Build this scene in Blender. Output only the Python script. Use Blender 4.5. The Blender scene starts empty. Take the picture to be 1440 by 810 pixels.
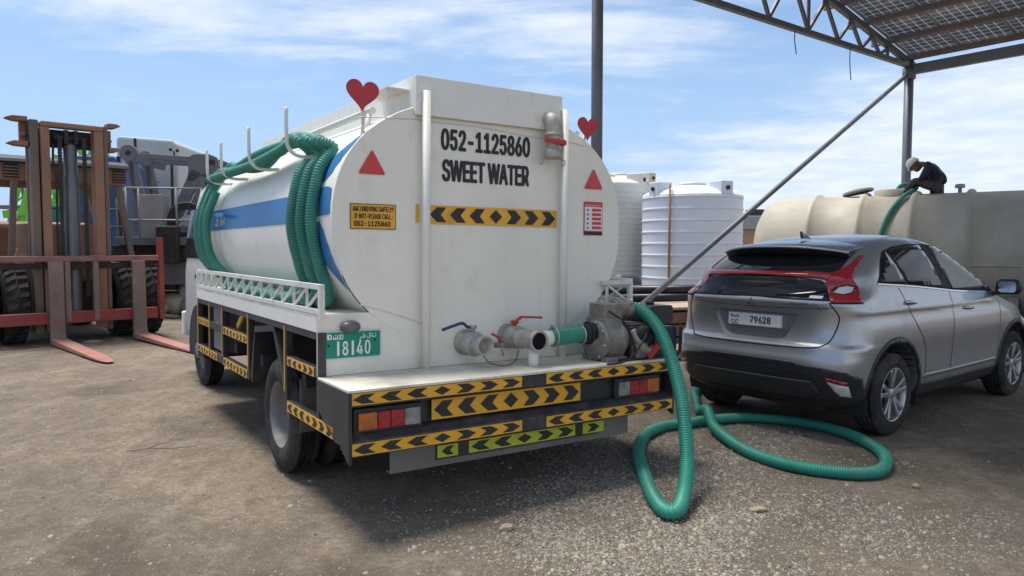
import bpy, bmesh, math, random
import numpy as np
from mathutils import Vector as V, Matrix, noise as mnoise
from mathutils.bvhtree import BVHTree
R = math.radians
sc = bpy.context.scene
COL = sc.collection

# ------------------------------------------------------------------ camera
cam_d = bpy.data.cameras.new('camera')
cam_d.lens = 26.0; cam_d.sensor_width = 36.0; cam_d.clip_start = 0.05; cam_d.clip_end = 3000
cam = bpy.data.objects.new('camera', cam_d); COL.objects.link(cam)
cam.location = (0, 0, 1.55); cam.rotation_euler = (R(90 - 3.137), 0, 0)
sc.camera = cam

# ------------------------------------------------------------------ sky and sun
SUN_EL, SUN_AZ = 72.0, -54.0          # azimuth measured from +Y towards +X
world = bpy.data.worlds.new('World'); sc.world = world; world.use_nodes = True
nt = world.node_tree; N = nt.nodes; L = nt.links
for n in list(N): N.remove(n)
def wn(t, **k):
    n = N.new(t)
    for a, b in k.items(): setattr(n, a, b)
    return n
def wmath(op, a, b=None, c=None, clamp=False):
    n = wn('ShaderNodeMath', operation=op); n.use_clamp = clamp
    for i, x in enumerate((a, b, c)):
        if x is None: continue
        if isinstance(x, (int, float)): n.inputs[i].default_value = x
        else: L.new(x, n.inputs[i])
    return n.outputs[0]
def wrange(x, a, b, lo=0., hi=1.):
    n = wn('ShaderNodeMapRange', interpolation_type='SMOOTHERSTEP')
    L.new(x, n.inputs[0])
    for i, q in enumerate((a, b, lo, hi)): n.inputs[i + 1].default_value = q
    return n.outputs[0]
sky = wn('ShaderNodeTexSky', sky_type='NISHITA')
sky.sun_disc = False; sky.sun_elevation = R(SUN_EL); sky.sun_rotation = R(SUN_AZ)
sky.air_density = 1.0; sky.dust_density = 0.25; sky.ozone_density = 2.6; sky.altitude = 10
tc = wn('ShaderNodeTexCoord')
sep = wn('ShaderNodeSeparateXYZ'); L.new(tc.outputs['Generated'], sep.inputs[0])
dx, dy, dz = sep.outputs
az = wmath('ARCTAN2', dx, dy)
zc = wmath('MAXIMUM', wmath('ADD', dz, 0.10), 0.02)
px_, py_ = wmath('DIVIDE', dx, zc), wmath('DIVIDE', dy, zc)
cmb = wn('ShaderNodeCombineXYZ'); L.new(px_, cmb.inputs[0]); L.new(py_, cmb.inputs[1])
mp = wn('ShaderNodeMapping'); L.new(cmb.outputs[0], mp.inputs[0])
mp.inputs['Rotation'].default_value = (0, 0, R(38)); mp.inputs['Scale'].default_value = (0.9, 2.2, 1); mp.inputs['Location'].default_value = (2.3, 0.4, 0)
n1 = wn('ShaderNodeTexNoise'); L.new(mp.outputs[0], n1.inputs['Vector'])
n1.inputs['Scale'].default_value = 1.0; n1.inputs['Detail'].default_value = 9; n1.inputs['Roughness'].default_value = 0.56; n1.inputs['Distortion'].default_value = 0.35
n2 = wn('ShaderNodeTexNoise'); L.new(cmb.outputs[0], n2.inputs['Vector'])
n2.inputs['Scale'].default_value = 3.2; n2.inputs['Detail'].default_value = 8; n2.inputs['Roughness'].default_value = 0.6
fine = n2.outputs['Fac']
# broken cirrus high up: coverage is largest round azimuth -0.1, thin elsewhere but for added cover overhead
cov = wmath('MULTIPLY', wrange(wmath('ABSOLUTE', wmath('ADD', az, 0.13)), 0.12, 0.62, 1, 0), wrange(dz, 0.17, 0.31))
high = wrange(dz, 0.34, 0.60, 0.0, 0.13)  # unseen cloud added overhead and behind the camera for fill light
c1 = wrange(wmath('ADD', wmath('ADD', wmath('MULTIPLY', n1.outputs['Fac'], 0.75), wmath('MULTIPLY', fine, 0.25)), wmath('MAXIMUM', wmath('MULTIPLY', cov, 0.21), high)), 0.48, 0.82, 0, 0.88)
c1 = wmath('MULTIPLY', c1, wrange(dz, 0.10, 0.24))
# thin veil of high cloud over the right, below a slanting edge
edge = wmath('SUBTRACT', wmath('ADD', wmath('MULTIPLY', wmath('MINIMUM', az, 1.2), 0.29), 0.092), dz)
edge = wmath('ADD', edge, wmath('MULTIPLY', wmath('SUBTRACT', n1.outputs['Fac'], 0.5), 0.16))
edge = wmath('ADD', edge, wmath('MULTIPLY', wmath('SUBTRACT', fine, 0.5), 0.10))
veil = wmath('MULTIPLY', wrange(edge, -0.03, 0.09), wrange(az, -0.05, 0.35, 0.35, 1.0))
veil = wmath('MULTIPLY', veil, wrange(fine, 0.25, 0.75, 0.55, 1.0))
cl = wmath('MAXIMUM', c1, wmath('MULTIPLY', veil, 0.86))
hzm = wn('ShaderNodeMix', data_type='RGBA'); L.new(wrange(dz, -0.02, 0.42, 0.85, 0.0), hzm.inputs[0]); L.new(sky.outputs[0], hzm.inputs[6]); hzm.inputs[7].default_value = (2.75, 4.0, 6.1, 1)
mix = wn('ShaderNodeMix', data_type='RGBA'); L.new(cl, mix.inputs[0]); L.new(hzm.outputs[2], mix.inputs[6])
mix.inputs[7].default_value = (6.1, 6.45, 7.0, 1)
bg = wn('ShaderNodeBackground'); L.new(mix.outputs[2], bg.inputs[0]); bg.inputs[1].default_value = 0.110
wo = wn('ShaderNodeOutputWorld'); L.new(bg.outputs[0], wo.inputs[0])

sun_d = bpy.data.lights.new('sun', 'SUN'); sun_d.energy = 3.5; sun_d.angle = R(22); sun_d.color = (1, 0.95, 0.87)
sun = bpy.data.objects.new('sun', sun_d); COL.objects.link(sun)
sd = V((math.sin(R(SUN_AZ)) * math.cos(R(SUN_EL)), math.cos(R(SUN_AZ)) * math.cos(R(SUN_EL)), math.sin(R(SUN_EL))))
sun.rotation_euler = (-sd).to_track_quat('-Z', 'Y').to_euler()
sun.location = sd * 60

vs_ = sc.view_settings
sc.display_settings.display_device = 'sRGB'
vs_.view_transform = 'Standard'; vs_.look = 'None'; vs_.exposure = 0.52; vs_.gamma = 1.0; vs_.use_curve_mapping = False
sc.render.engine = 'CYCLES'
sc.cycles.use_denoising = True
sc.cycles.max_bounces = 8
sc.cycles.sample_clamp_indirect = 6

# ------------------------------------------------------------------ materials
MATS = {}
def mat(name, col, rough=0.6, metal=0.0, var=0.12, vs=3.0, dirt=0.0, dcol=(0.16, 0.125, 0.09), ds=2.5, bump=0.0, bs=60.0,
        coat=0.0, streak=0.0, spec=0.5, emit=None, rvar=0.12, dlow=None):
    """Procedural Principled material: colour variation, dust or rust patches, vertical streaks and fine relief."""
    if name in MATS: return MATS[name]
    m = bpy.data.materials.new(name); m.use_nodes = True
    nt = m.node_tree; n_ = nt.nodes; l_ = nt.links
    b = n_['Principled BSDF']
    tcn = n_.new('ShaderNodeTexCoord'); co = tcn.outputs['Object']
    def noise(scale, detail=5, rough_=0.6, vec=None):
        t = n_.new('ShaderNodeTexNoise'); t.inputs['Scale'].default_value = scale; t.inputs['Detail'].default_value = detail
        t.inputs['Roughness'].default_value = rough_; l_.new(vec or co, t.inputs['Vector']); return t.outputs['Fac']
    def rng(x, a, c, lo, hi):
        q = n_.new('ShaderNodeMapRange'); l_.new(x, q.inputs[0])
        for i, z in enumerate((a, c, lo, hi)): q.inputs[i + 1].default_value = z
        return q.outputs[0]
    def mixc(f, a, c):
        q = n_.new('ShaderNodeMix'); q.data_type = 'RGBA'
        if isinstance(f, float): q.inputs[0].default_value = f
        else: l_.new(f, q.inputs[0])
        for i, z in ((6, a), (7, c)):
            if isinstance(z, tuple): q.inputs[i].default_value = (*z, 1)
            else: l_.new(z, q.inputs[i])
        return q.outputs[2]
    c = col
    if var:
        lo = tuple(max(0, x * (1 - var)) for x in col); hi = tuple(min(1, x * (1 + var)) for x in col)
        c = mixc(rng(noise(vs), 0.3, 0.7, 0, 1), lo, hi)
    if streak:
        mpn = n_.new('ShaderNodeMapping'); mpn.inputs['Scale'].default_value = (9, 9, 0.5); l_.new(co, mpn.inputs[0])
        c = mixc(rng(noise(1.6, 4, 0.6, mpn.outputs[0]), 0.52, 0.78, 0, streak), c, tuple(x * 0.55 + d * 0.3 for x, d in zip(col, dcol)))
    if dirt:
        f = rng(noise(ds, 8, 0.68), 0.62 - 0.35 * dirt, 0.80 - 0.15 * dirt, 0, min(0.95, 0.35 + 0.6 * dirt))
        if dlow:            # more dust low down on the thing
            sp = n_.new('ShaderNodeSeparateXYZ'); l_.new(co, sp.inputs[0])
            g = rng(sp.outputs[2], dlow[0], dlow[1], 0.8, 0.0)
            q = n_.new('ShaderNodeMath'); q.operation = 'MULTIPLY'; l_.new(g, q.inputs[0]); l_.new(rng(noise(ds * 2.2, 8, 0.7), 0.3, 0.7, 0.15, 1.0), q.inputs[1])
            q2 = n_.new('ShaderNodeMath'); q2.operation = 'MAXIMUM'; l_.new(f, q2.inputs[0]); l_.new(q.outputs[0], q2.inputs[1]); f = q2.outputs[0]
        c = mixc(f, c, dcol)
        rr = mixc(f, (rough,) * 3, (0.9,) * 3)
    else:
        rr = None
    if isinstance(c, tuple): b.inputs['Base Color'].default_value = (*c, 1)
    else: l_.new(c, b.inputs['Base Color'])
    if rr is not None and not isinstance(rr, tuple): l_.new(rr, b.inputs['Roughness'])
    elif rvar: l_.new(rng(noise(vs * 4), 0.3, 0.7, max(0.02, rough - rvar), min(1, rough + rvar)), b.inputs['Roughness'])
    else: b.inputs['Roughness'].default_value = rough
    b.inputs['Metallic'].default_value = metal
    b.inputs['Specular IOR Level'].default_value = spec
    if coat: b.inputs['Coat Weight'].default_value = coat; b.inputs['Coat Roughness'].default_value = 0.06
    if bump:
        bn = n_.new('ShaderNodeBump'); bn.inputs['Strength'].default_value = bump; bn.inputs['Distance'].default_value = 0.02
        l_.new(noise(bs, 6, 0.65), bn.inputs['Height']); l_.new(bn.outputs[0], b.inputs['Normal'])
    if emit: b.inputs['Emission Color'].default_value = (*emit[0], 1); b.inputs['Emission Strength'].default_value = emit[1]
    MATS[name] = m
    return m

# ------------------------------------------------------------------ mesh builder
class MB:
    def __init__(s): s.v = []; s.f = []; s.sm = []
    def add(s, vs, fs, smooth=False):
        o = len(s.v); s.v += [tuple(p) for p in vs]
        s.f += [tuple(i + o for i in f) for f in fs]; s.sm += [smooth] * len(fs); return s
    def box(s, lo, hi):
        (a, b, c), (d, e, g) = lo, hi
        a, d = min(a, d), max(a, d); b, e = min(b, e), max(b, e); c, g = min(c, g), max(c, g)
        return s.add([(a, b, c), (d, b, c), (d, e, c), (a, e, c), (a, b, g), (d, b, g), (d, e, g), (a, e, g)],
                     [(3, 2, 1, 0), (4, 5, 6, 7), (0, 1, 5, 4), (1, 2, 6, 5), (2, 3, 7, 6), (3, 0, 4, 7)])
    def cbox(s, c, sz): return s.box([c[i] - sz[i] / 2 for i in range(3)], [c[i] + sz[i] / 2 for i in range(3)])
    def bar(s, a, b, w, h, up=(0, 0, 1)):
        a, b = V(a), V(b); d = (b - a).normalized(); up = V(up)
        if abs(d.dot(up)) > 0.98: up = V((0, 1, 0)) if abs(d.y) < 0.9 else V((1, 0, 0))
        x = d.cross(up).normalized() * w / 2; y = x.cross(d).normalized() * h / 2
        vs = [p + i * x + j * y for p in (a, b) for i, j in ((-1, -1), (1, -1), (1, 1), (-1, 1))]
        return s.add(vs, [(0, 1, 2, 3), (7, 6, 5, 4), (1, 0, 4, 5), (2, 1, 5, 6), (3, 2, 6, 7), (0, 3, 7, 4)])
    def tube(s, pts, r, n=8, caps=True, closed=False):
        pts = [V(p) for p in pts]; m = len(pts); rs = r if isinstance(r, (list, tuple)) else [r] * m
        T = []
        for i in range(m):
            a = pts[(i - 1) % m] if (closed or i > 0) else pts[i]; b = pts[(i + 1) % m] if (closed or i < m - 1) else pts[i]
            T.append((b - a).normalized())
        up = V((0, 0, 1)) if abs(T[0].z) < 0.9 else V((1, 0, 0))
        x = T[0].cross(up).normalized(); vs = []
        for i in range(m):
            if i: x = (x - T[i] * x.dot(T[i])).normalized()
            y = T[i].cross(x)
            for k in range(n):
                a = 2 * math.pi * k / n; vs.append(pts[i] + (x * math.cos(a) + y * math.sin(a)) * rs[i])
        fs = []
        for i in range(m if closed else m - 1):
            j = (i + 1) % m
            for k in range(n):
                q = (k + 1) % n; fs.append((i * n + k, i * n + q, j * n + q, j * n + k))
        s.add(vs, fs, True)
        if caps and not closed:
            o = len(s.v) - m * n
            s.f += [tuple(o + k for k in reversed(range(n))), tuple(o + (m - 1) * n + k for k in range(n))]; s.sm += [False] * 2
        return s
    def cyl(s, a, b, r, r2=None, n=20, caps=True): return s.tube([a, b], [r, r if r2 is None else r2], n, caps)
    def lathe(s, prof, c=(0, 0, 0), axis=(0, 0, 1), n=32, smooth=True, sharp=False):
        """prof: (radius, distance along axis); r=0 ends close to a point"""
        c, w = V(c), V(axis).normalized(); up = V((0, 0, 1)) if abs(w.z) < 0.9 else V((1, 0, 0))
        u = w.cross(up).normalized(); v = w.cross(u)
        vs = []; fs = []; m = len(prof)
        for r, h in prof:
            for k in range(n):
                a = 2 * math.pi * k / n; vs.append(c + w * h + (u * math.cos(a) + v * math.sin(a)) * max(r, 1e-5))
        for i in range(m - 1):
            for k in range(n):
                q = (k + 1) % n; fs.append((i * n + k, (i + 1) * n + k, (i + 1) * n + q, i * n + q))
        return s.add(vs, fs, smooth)
    def prism(s, poly, org, ex, ey, depth, ez=None):
        """polygon in the plane (ex, ey), pushed out by depth along ez = ex x ey"""
        org, ex, ey = V(org), V(ex), V(ey); ez = V(ez) if ez else ex.cross(ey).normalized()
        n = len(poly); vs = [org + ex * a + ey * b for a, b in poly] + [org + ex * a + ey * b + ez * depth for a, b in poly]
        fs = [tuple(reversed(range(n))), tuple(range(n, 2 * n))] + [(i, (i + 1) % n, n + (i + 1) % n, n + i) for i in range(n)]
        return s.add(vs, fs)
    def flat(s, poly, org, ex, ey):
        org, ex, ey = V(org), V(ex), V(ey)
        return s.add([org + ex * a + ey * b for a, b in poly], [tuple(range(len(poly)))])
    def grid(s, rows, smooth=True, cu=False):
        m = len(rows); n = len(rows[0]); vs = [p for r in rows for p in r]; fs = []
        for i in range(m - 1):
            for k in range(n if cu else n - 1):
                q = (k + 1) % n; fs.append((i * n + k, i * n + q, (i + 1) * n + q, (i + 1) * n + k))
        return s.add(vs, fs, smooth)
    def xf(s, M):
        s.v = [tuple(M @ V(p)) for p in s.v]; return s
    def mesh(s, name, m=None):
        me = bpy.data.meshes.new(name); me.from_pydata(s.v, [], s.f); me.polygons.foreach_set('use_smooth', s.sm)
        if m: me.materials.append(m)
        me.update(); return me
    def build(s, name, m, parent=None, label=None, bev=0, **kw):
        o = bpy.data.objects.new(name, s.mesh(name, m)); COL.objects.link(o)
        if parent: o.parent = parent
        if bev:
            q = o.modifiers.new('edge', 'BEVEL'); q.width = bev; q.segments = 2; q.limit_method = 'ANGLE'; q.angle_limit = R(40); q.harden_normals = False
        if label: o['label'] = label
        for k, x in kw.items(): o[k] = x
        return o
def tag(o, label, cat, group=None):
    o['label'] = label; o['category'] = cat
    if group: o['group'] = group
    return o
def thing(name, label, cat, loc=(0, 0, 0), rot=(0, 0, 0), group=None):
    o = bpy.data.objects.new(name, None); COL.objects.link(o); o.empty_display_size = 0.2
    o.location = loc; o.rotation_euler = rot; return tag(o, label, cat, group)
def like(src, name, parent, loc=None, rot=None, scale=None):
    o = src.copy(); o.name = name; COL.objects.link(o); o.parent = parent
    if loc is not None: o.location = loc
    if rot is not None: o.rotation_euler = rot
    if scale is not None: o.scale = scale
    return o
def spline(pts, per=12, closed=False):
    """Catmull-Rom through the points"""
    P = [V(p) for p in pts]; n = len(P); out = []
    for i in range(n if closed else n - 1):
        a = P[(i - 1) % n] if (closed or i) else P[0] * 2 - P[1]; b = P[i]; c = P[(i + 1) % n]
        d = P[(i + 2) % n] if (closed or i < n - 2) else P[-1] * 2 - P[-2]
        for k in range(per):
            t = k / per
            out.append(0.5 * ((2 * b) + (c - a) * t + (2 * a - 5 * b + 4 * c - d) * t * t + (3 * b - a - 3 * c + d) * t ** 3))
    if not closed: out.append(P[-1])
    return out
def resample(pts, step):
    out = [pts[0]]; acc = 0.0
    for a, b in zip(pts, pts[1:]):
        l = (b - a).length; 
        while acc + l >= step:
            t = (step - acc) / l; a = a + (b - a) * t; l = (b - a).length; out.append(a); acc = 0.0
        acc += l
    return out
def ribbed(mb, pts, r, rib=0.004, pitch=0.018, n=12):
    """corrugated hose along a path"""
    p = resample(pts, pitch / 4); rs = [r + (rib if i % 4 in (0, 1) else -rib) for i in range(len(p))]
    return mb.tube(p, rs, n)
def glyphs(mb, txt, org, ex, ey, w, h, bold=0.0, slant=0.0):
    """lettering fitted into w x h, lower left corner at org; bold letters are thickened by shifted layers 0.2 mm apart"""
    cu = bpy.data.curves.new('t', 'FONT'); cu.body = txt; cu.resolution_u = 3; cu.shear = slant
    if FONT: cu.font = FONT
    ob = bpy.data.objects.new('t', cu); me = bpy.data.meshes.new_from_object(ob)
    vs = [v.co.copy() for v in me.vertices]; fs = [tuple(p.vertices) for p in me.polygons]
    bpy.data.objects.remove(ob); bpy.data.curves.remove(cu); bpy.data.meshes.remove(me)
    if not vs: return mb
    x0, x1 = min(v.x for v in vs), max(v.x for v in vs); y0, y1 = min(v.y for v in vs), max(v.y for v in vs)
    org, ex, ey = V(org), V(ex), V(ey); ez = ex.cross(ey).normalized()
    b = bold * h * 0.8; w2, h2 = w - 2 * b, h - 2 * b * 0.7; k = 0
    sh = [(0, 0)] if not bold else [(-b, 0), (b, 0), (0, b * 0.7), (0, -b * 0.7), (-b * 0.7, -b * 0.5), (b * 0.7, b * 0.5), (-b * 0.7, b * 0.5), (b * 0.7, -b * 0.5)]
    for sx_, sy_ in sh:
        mb.add([org + ez * (0.0002 * k) + ex * (b + sx_ + (v.x - x0) / (x1 - x0) * w2) + ey * (b * 0.7 + sy_ + (v.y - y0) / max(y1 - y0, 1e-6) * h2) for v in vs], fs); k += 1
    return mb
def disc(n, r, cx=0, cy=0, ry=None): return [(cx + r * math.cos(2 * math.pi * k / n), cy + (ry or r) * math.sin(2 * math.pi * k / n)) for k in range(n)]
def rrect(w, h, r, n=4):
    out = []
    for cx, cy, a0 in ((w / 2 - r, h / 2 - r, 0), (-w / 2 + r, h / 2 - r, 90), (-w / 2 + r, -h / 2 + r, 180), (w / 2 - r, -h / 2 + r, 270)):
        for k in range(n + 1): a = R(a0 + 90 * k / n); out.append((cx + r * math.cos(a), cy + r * math.sin(a)))
    return out

# shared materials
m_white = mat('tank_white_paint', (0.82, 0.805, 0.735), 0.42, var=0.05, vs=1.5, dirt=0.10, dcol=(0.34, 0.28, 0.20), ds=3.0, streak=0.22, bump=0.05, bs=8)
m_white2 = mat('white_frame_paint', (0.72, 0.71, 0.66), 0.5, var=0.06, dirt=0.25, dcol=(0.30, 0.22, 0.15), ds=7, bump=0.05, bs=30)
m_end = mat('tank_end_paint', (0.86, 0.835, 0.735), 0.45, var=0.07, vs=1.1, dirt=0.09, dcol=(0.46, 0.37, 0.26), ds=2.6, streak=0.24, bump=0.22, bs=3.0, dlow=(0.74, 0.88))
m_deck = mat('dirty_white_deck', (0.74, 0.70, 0.60), 0.55, var=0.1, dirt=0.5, dcol=(0.27, 0.21, 0.14), ds=4)
m_black = mat('black_chassis_paint', (0.028, 0.029, 0.032), 0.5, var=0.3, dirt=0.30, dcol=(0.13, 0.105, 0.08), ds=5)
m_dark = mat('dark_underbody', (0.018, 0.018, 0.018), 0.75, var=0.3, dirt=0.2, dcol=(0.07, 0.055, 0.04), ds=4)
m_tyre = mat('tyre_rubber', (0.035, 0.034, 0.033), 0.85, var=0.25, vs=6, dirt=0.45, dcol=(0.12, 0.10, 0.08), ds=6, bump=0.2, bs=80, spec=0.25)
m_rim = mat('grey_steel_rim', (0.20, 0.20, 0.195), 0.55, 0.15, var=0.15, dirt=0.45, dcol=(0.2, 0.17, 0.13), ds=8)
m_yel = mat('yellow_reflective', (0.80, 0.41, 0.025), 0.4, var=0.1, dirt=0.28, dcol=(0.40, 0.24, 0.09), ds=7)
m_lime = mat('lime_reflective', (0.50, 0.55, 0.03), 0.4, var=0.08, dirt=0.2, dcol=(0.22, 0.2, 0.06), ds=9)
m_ink = mat('black_print', (0.022, 0.022, 0.026), 0.55, var=0.3, vs=6, dirt=0.14, dcol=(0.14, 0.13, 0.12), ds=9)
m_red = mat('red_reflective', (0.62, 0.045, 0.04), 0.35, var=0.08)
m_valve = mat('pale_dusty_valve', (0.44, 0.42, 0.37), 0.55, 0.25, var=0.25, vs=9, dirt=0.45, dcol=(0.26, 0.22, 0.17), ds=8, bump=0.2, bs=90)
m_blue = mat('blue_stripe_paint', (0.035, 0.175, 0.42), 0.4, var=0.1, dirt=0.08, dcol=(0.3, 0.3, 0.3), ds=6)
m_hose = mat('green_hose_rubber', (0.022, 0.235, 0.165), 0.5, var=0.2, vs=3, dirt=0.25, dcol=(0.17, 0.21, 0.165), ds=5)
m_hose2 = mat('dusty_green_hose', (0.04, 0.235, 0.18), 0.62, var=0.2, vs=2, dirt=0.30, dcol=(0.15, 0.17, 0.13), ds=3)
m_steel = mat('galvanised_steel', (0.42, 0.43, 0.44), 0.42, 0.75, var=0.2, vs=8, dirt=0.25, dcol=(0.26, 0.24, 0.21), ds=8)
m_cast = mat('dusty_cast_aluminium', (0.26, 0.25, 0.23), 0.6, 0.35, var=0.3, vs=10, dirt=0.6, dcol=(0.19, 0.155, 0.115), ds=8, bump=0.2, bs=90)
m_redpaint = mat('red_lever_paint', (0.50, 0.035, 0.03), 0.45, var=0.15, dirt=0.1)
m_bluelever = mat('dark_blue_lever', (0.02, 0.04, 0.13), 0.45, var=0.15)
m_bare = mat('grey_painted_steel', (0.16, 0.165, 0.17), 0.55, 0.3, var=0.15, dirt=0.15, dcol=(0.17, 0.14, 0.11), ds=4)
m_glassdark = mat('tinted_glass', (0.010, 0.011, 0.013), 0.06, var=0, rvar=0, spec=0.30)
m_whiteprint = mat('white_print', (0.80, 0.80, 0.80), 0.5, var=0.03)
FONT = None
try:
    import os
    FONT = bpy.data.fonts.load(os.path.join(bpy.utils.resource_path('LOCAL'), 'datafiles', 'fonts', 'Inter.woff2'))
except Exception:
    FONT = None
m_amber = mat('amber_lens', (0.50, 0.13, 0.012), 0.25, var=0.35, vs=14, spec=0.6, bump=0.5, bs=70, dirt=0.15)
m_redlens = mat('red_lens', (0.33, 0.010, 0.014), 0.12, var=0.06, spec=0.6, coat=0.3)
m_redlens2 = mat('ribbed_red_lens', (0.36, 0.012, 0.016), 0.25, var=0.4, vs=14, spec=0.6, bump=0.5, bs=70, dirt=0.12)
m_dullclear = mat('dusty_clear_lens', (0.27, 0.265, 0.255), 0.3, var=0.4, vs=16, bump=0.5, bs=70, dirt=0.2)
m_clearlens = mat('clear_lens', (0.55, 0.55, 0.54), 0.12, var=0.1, spec=0.7)

# ------------------------------------------------------------------ ground
def gz(x, y):
    """gentle relief of the yard"""
    return 0.020 * mnoise.noise(V((x * 0.35, y * 0.35, 3.1))) + 0.010 * mnoise.noise(V((x * 1.3, y * 1.3, 7.7))) + 0.005 * mnoise.noise(V((x * 4.5, y * 4.5, 1.3))) - 0.004
def gravel_amount(x, y):
    """1 in the loose grey gravel behind the tanker, 0 on bare dirt"""
    w = mnoise.fractal(V((x * 0.9, y * 0.9, 5.0)), 1.0, 2.0, 4)
    d = math.hypot((x - 1.05) / 1.55, (y - 4.75) / 2.0)
    d2 = math.hypot((x - 0.75) / 0.95, (y - 3.25) / 0.7)
    return max(0., min(1., (1.15 - min(d, d2) + 0.45 * w) / 0.65))
def make_ground():
    radii = [0.0] + [1.2 * 1.0235 ** i for i in range(300)]
    radii = [r for r in radii if r < 1500]; radii[-1] = 1600
    na = 360; vs = [(0, 0, gz(0, 0))]; fs = []
    for r in radii[1:]:
        for k in range(na):
            a = 2 * math.pi * k / na; x, y = r * math.sin(a), r * math.cos(a)
            vs.append((x, y, gz(x, y) if r < 60 else 0))
    for k in range(na): fs.append((0, 1 + (k + 1) % na, 1 + k))
    for i in range(len(radii) - 2):
        o = 1 + i * na
        for k in range(na): q = (k + 1) % na; fs.append((o + k, o + q, o + na + q, o + na + k))
    me = bpy.data.meshes.new('ground'); me.from_pydata(vs, [], [tuple(reversed(f)) for f in fs]); me.polygons.foreach_set('use_smooth', [True] * len(fs))
    at = me.attributes.new('gravel', 'FLOAT', 'POINT')
    at.data.foreach_set('value', [gravel_amount(v[0], v[1]) if abs(v[0]) < 12 and 0 < v[1] < 14 else 0.0 for v in vs])
    o = bpy.data.objects.new('ground', me); COL.objects.link(o); o['kind'] = 'structure'
    m = bpy.data.materials.new('yard_dirt'); m.use_nodes = True; nt = m.node_tree; n_ = nt.nodes; l_ = nt.links; b = n_['Principled BSDF']
    co = n_.new('ShaderNodeTexCoord').outputs['Object']
    def noise(s, d=6, r=0.6, dist=0.0, vec=None):
        t = n_.new('ShaderNodeTexNoise'); t.inputs['Scale'].default_value = s; t.inputs['Detail'].default_value = d; t.inputs['Roughness'].default_value = r; t.inputs['Distortion'].default_value = dist
        l_.new(vec or co, t.inputs['Vector']); return t.outputs['Fac']
    def rng(x, a, c, lo=0., hi=1.):
        q = n_.new('ShaderNodeMapRange'); l_.new(x, q.inputs[0])
        for i, z in enumerate((a, c, lo, hi)): q.inputs[i + 1].default_value = z
        return q.outputs[0]
    def mth(op, a, c):
        q = n_.new('ShaderNodeMath'); q.operation = op
        for i, z in enumerate((a, c)):
            if isinstance(z, (int, float)): q.inputs[i].default_value = z
            else: l_.new(z, q.inputs[i])
        return q.outputs[0]
    def mixc(f, a, c):
        q = n_.new('ShaderNodeMix'); q.data_type = 'RGBA'; l_.new(f, q.inputs[0])
        for i, z in ((6, a), (7, c)):
            if isinstance(z, tuple): q.inputs[i].default_value = (*z, 1)
            else: l_.new(z, q.inputs[i])
        return q.outputs[2]
    c = mixc(rng(noise(0.55, 6, 0.62, 0.6), 0.36, 0.64), (0.20, 0.160, 0.115), (0.405, 0.328, 0.238))
    c = mixc(rng(noise(1.9, 8, 0.72, 0.8), 0.46, 0.66, 0, 0.8), c, (0.20, 0.162, 0.122))
    c = mixc(rng(noise(2.7, 9, 0.72), 0.56, 0.72, 0, 0.8), c, (0.50, 0.42, 0.32))
    c = mixc(rng(noise(6.5, 9, 0.78, 0.4), 0.46, 0.60, 0, 0.62), c, (0.150, 0.121, 0.090))
    c = mixc(rng(noise(4.2, 9, 0.8, 0.6), 0.55, 0.66, 0, 0.55), c, (0.47, 0.39, 0.295))
    # tyre scuffs drawn out along the driving direction
    mp = n_.new('ShaderNodeMapping'); mp.inputs['Rotation'].default_value = (0, 0, R(-33)); mp.inputs['Scale'].default_value = (3.2, 0.32, 1); l_.new(co, mp.inputs[0])
    c = mixc(rng(noise(1.4, 7, 0.7, 0.3, mp.outputs[0]), 0.52, 0.68, 0, 0.6), c, (0.43, 0.36, 0.275))
    c = mixc(rng(noise(26, 6, 0.75), 0.38, 0.66, 0, 0.75), c, (0.165, 0.135, 0.105))
    c = mixc(rng(noise(70, 3, 0.7), 0.58, 0.70, 0, 0.75), c, (0.50, 0.44, 0.36))
    # dark uneven patches at fixed spots
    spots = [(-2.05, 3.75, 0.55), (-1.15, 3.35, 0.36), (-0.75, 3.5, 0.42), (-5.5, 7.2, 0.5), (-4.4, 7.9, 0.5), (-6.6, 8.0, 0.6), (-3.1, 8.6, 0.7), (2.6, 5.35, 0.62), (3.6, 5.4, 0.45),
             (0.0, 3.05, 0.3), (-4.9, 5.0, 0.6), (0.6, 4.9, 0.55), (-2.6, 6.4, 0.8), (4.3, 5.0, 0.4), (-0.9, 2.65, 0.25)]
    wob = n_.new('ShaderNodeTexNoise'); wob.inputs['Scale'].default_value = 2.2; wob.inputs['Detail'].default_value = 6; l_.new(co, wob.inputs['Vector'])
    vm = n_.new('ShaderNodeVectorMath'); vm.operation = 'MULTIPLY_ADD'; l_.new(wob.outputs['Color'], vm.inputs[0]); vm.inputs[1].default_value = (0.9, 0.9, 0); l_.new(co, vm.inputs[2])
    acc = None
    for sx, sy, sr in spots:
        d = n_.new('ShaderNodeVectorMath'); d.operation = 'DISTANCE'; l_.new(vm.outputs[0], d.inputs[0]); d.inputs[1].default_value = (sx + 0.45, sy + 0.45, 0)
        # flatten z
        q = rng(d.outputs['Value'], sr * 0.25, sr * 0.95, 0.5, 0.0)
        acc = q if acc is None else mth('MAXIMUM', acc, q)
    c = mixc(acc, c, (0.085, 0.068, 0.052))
    # gravel bed colour between the stones
    g = n_.new('ShaderNodeAttribute'); g.attribute_name = 'gravel'
    vo = n_.new('ShaderNodeTexVoronoi'); vo.inputs['Scale'].default_value = 42; l_.new(co, vo.inputs['Vector'])
    sp = n_.new('ShaderNodeSeparateColor'); l_.new(vo.outputs['Color'], sp.inputs[0])
    gc = mixc(rng(sp.outputs[0], 0.1, 0.9), (0.19, 0.162, 0.13), (0.36, 0.315, 0.255))
    gc = mixc(rng(vo.outputs['Distance'], 0.012, 0.024, 0, 0.6), gc, (0.08, 0.068, 0.055))
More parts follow.
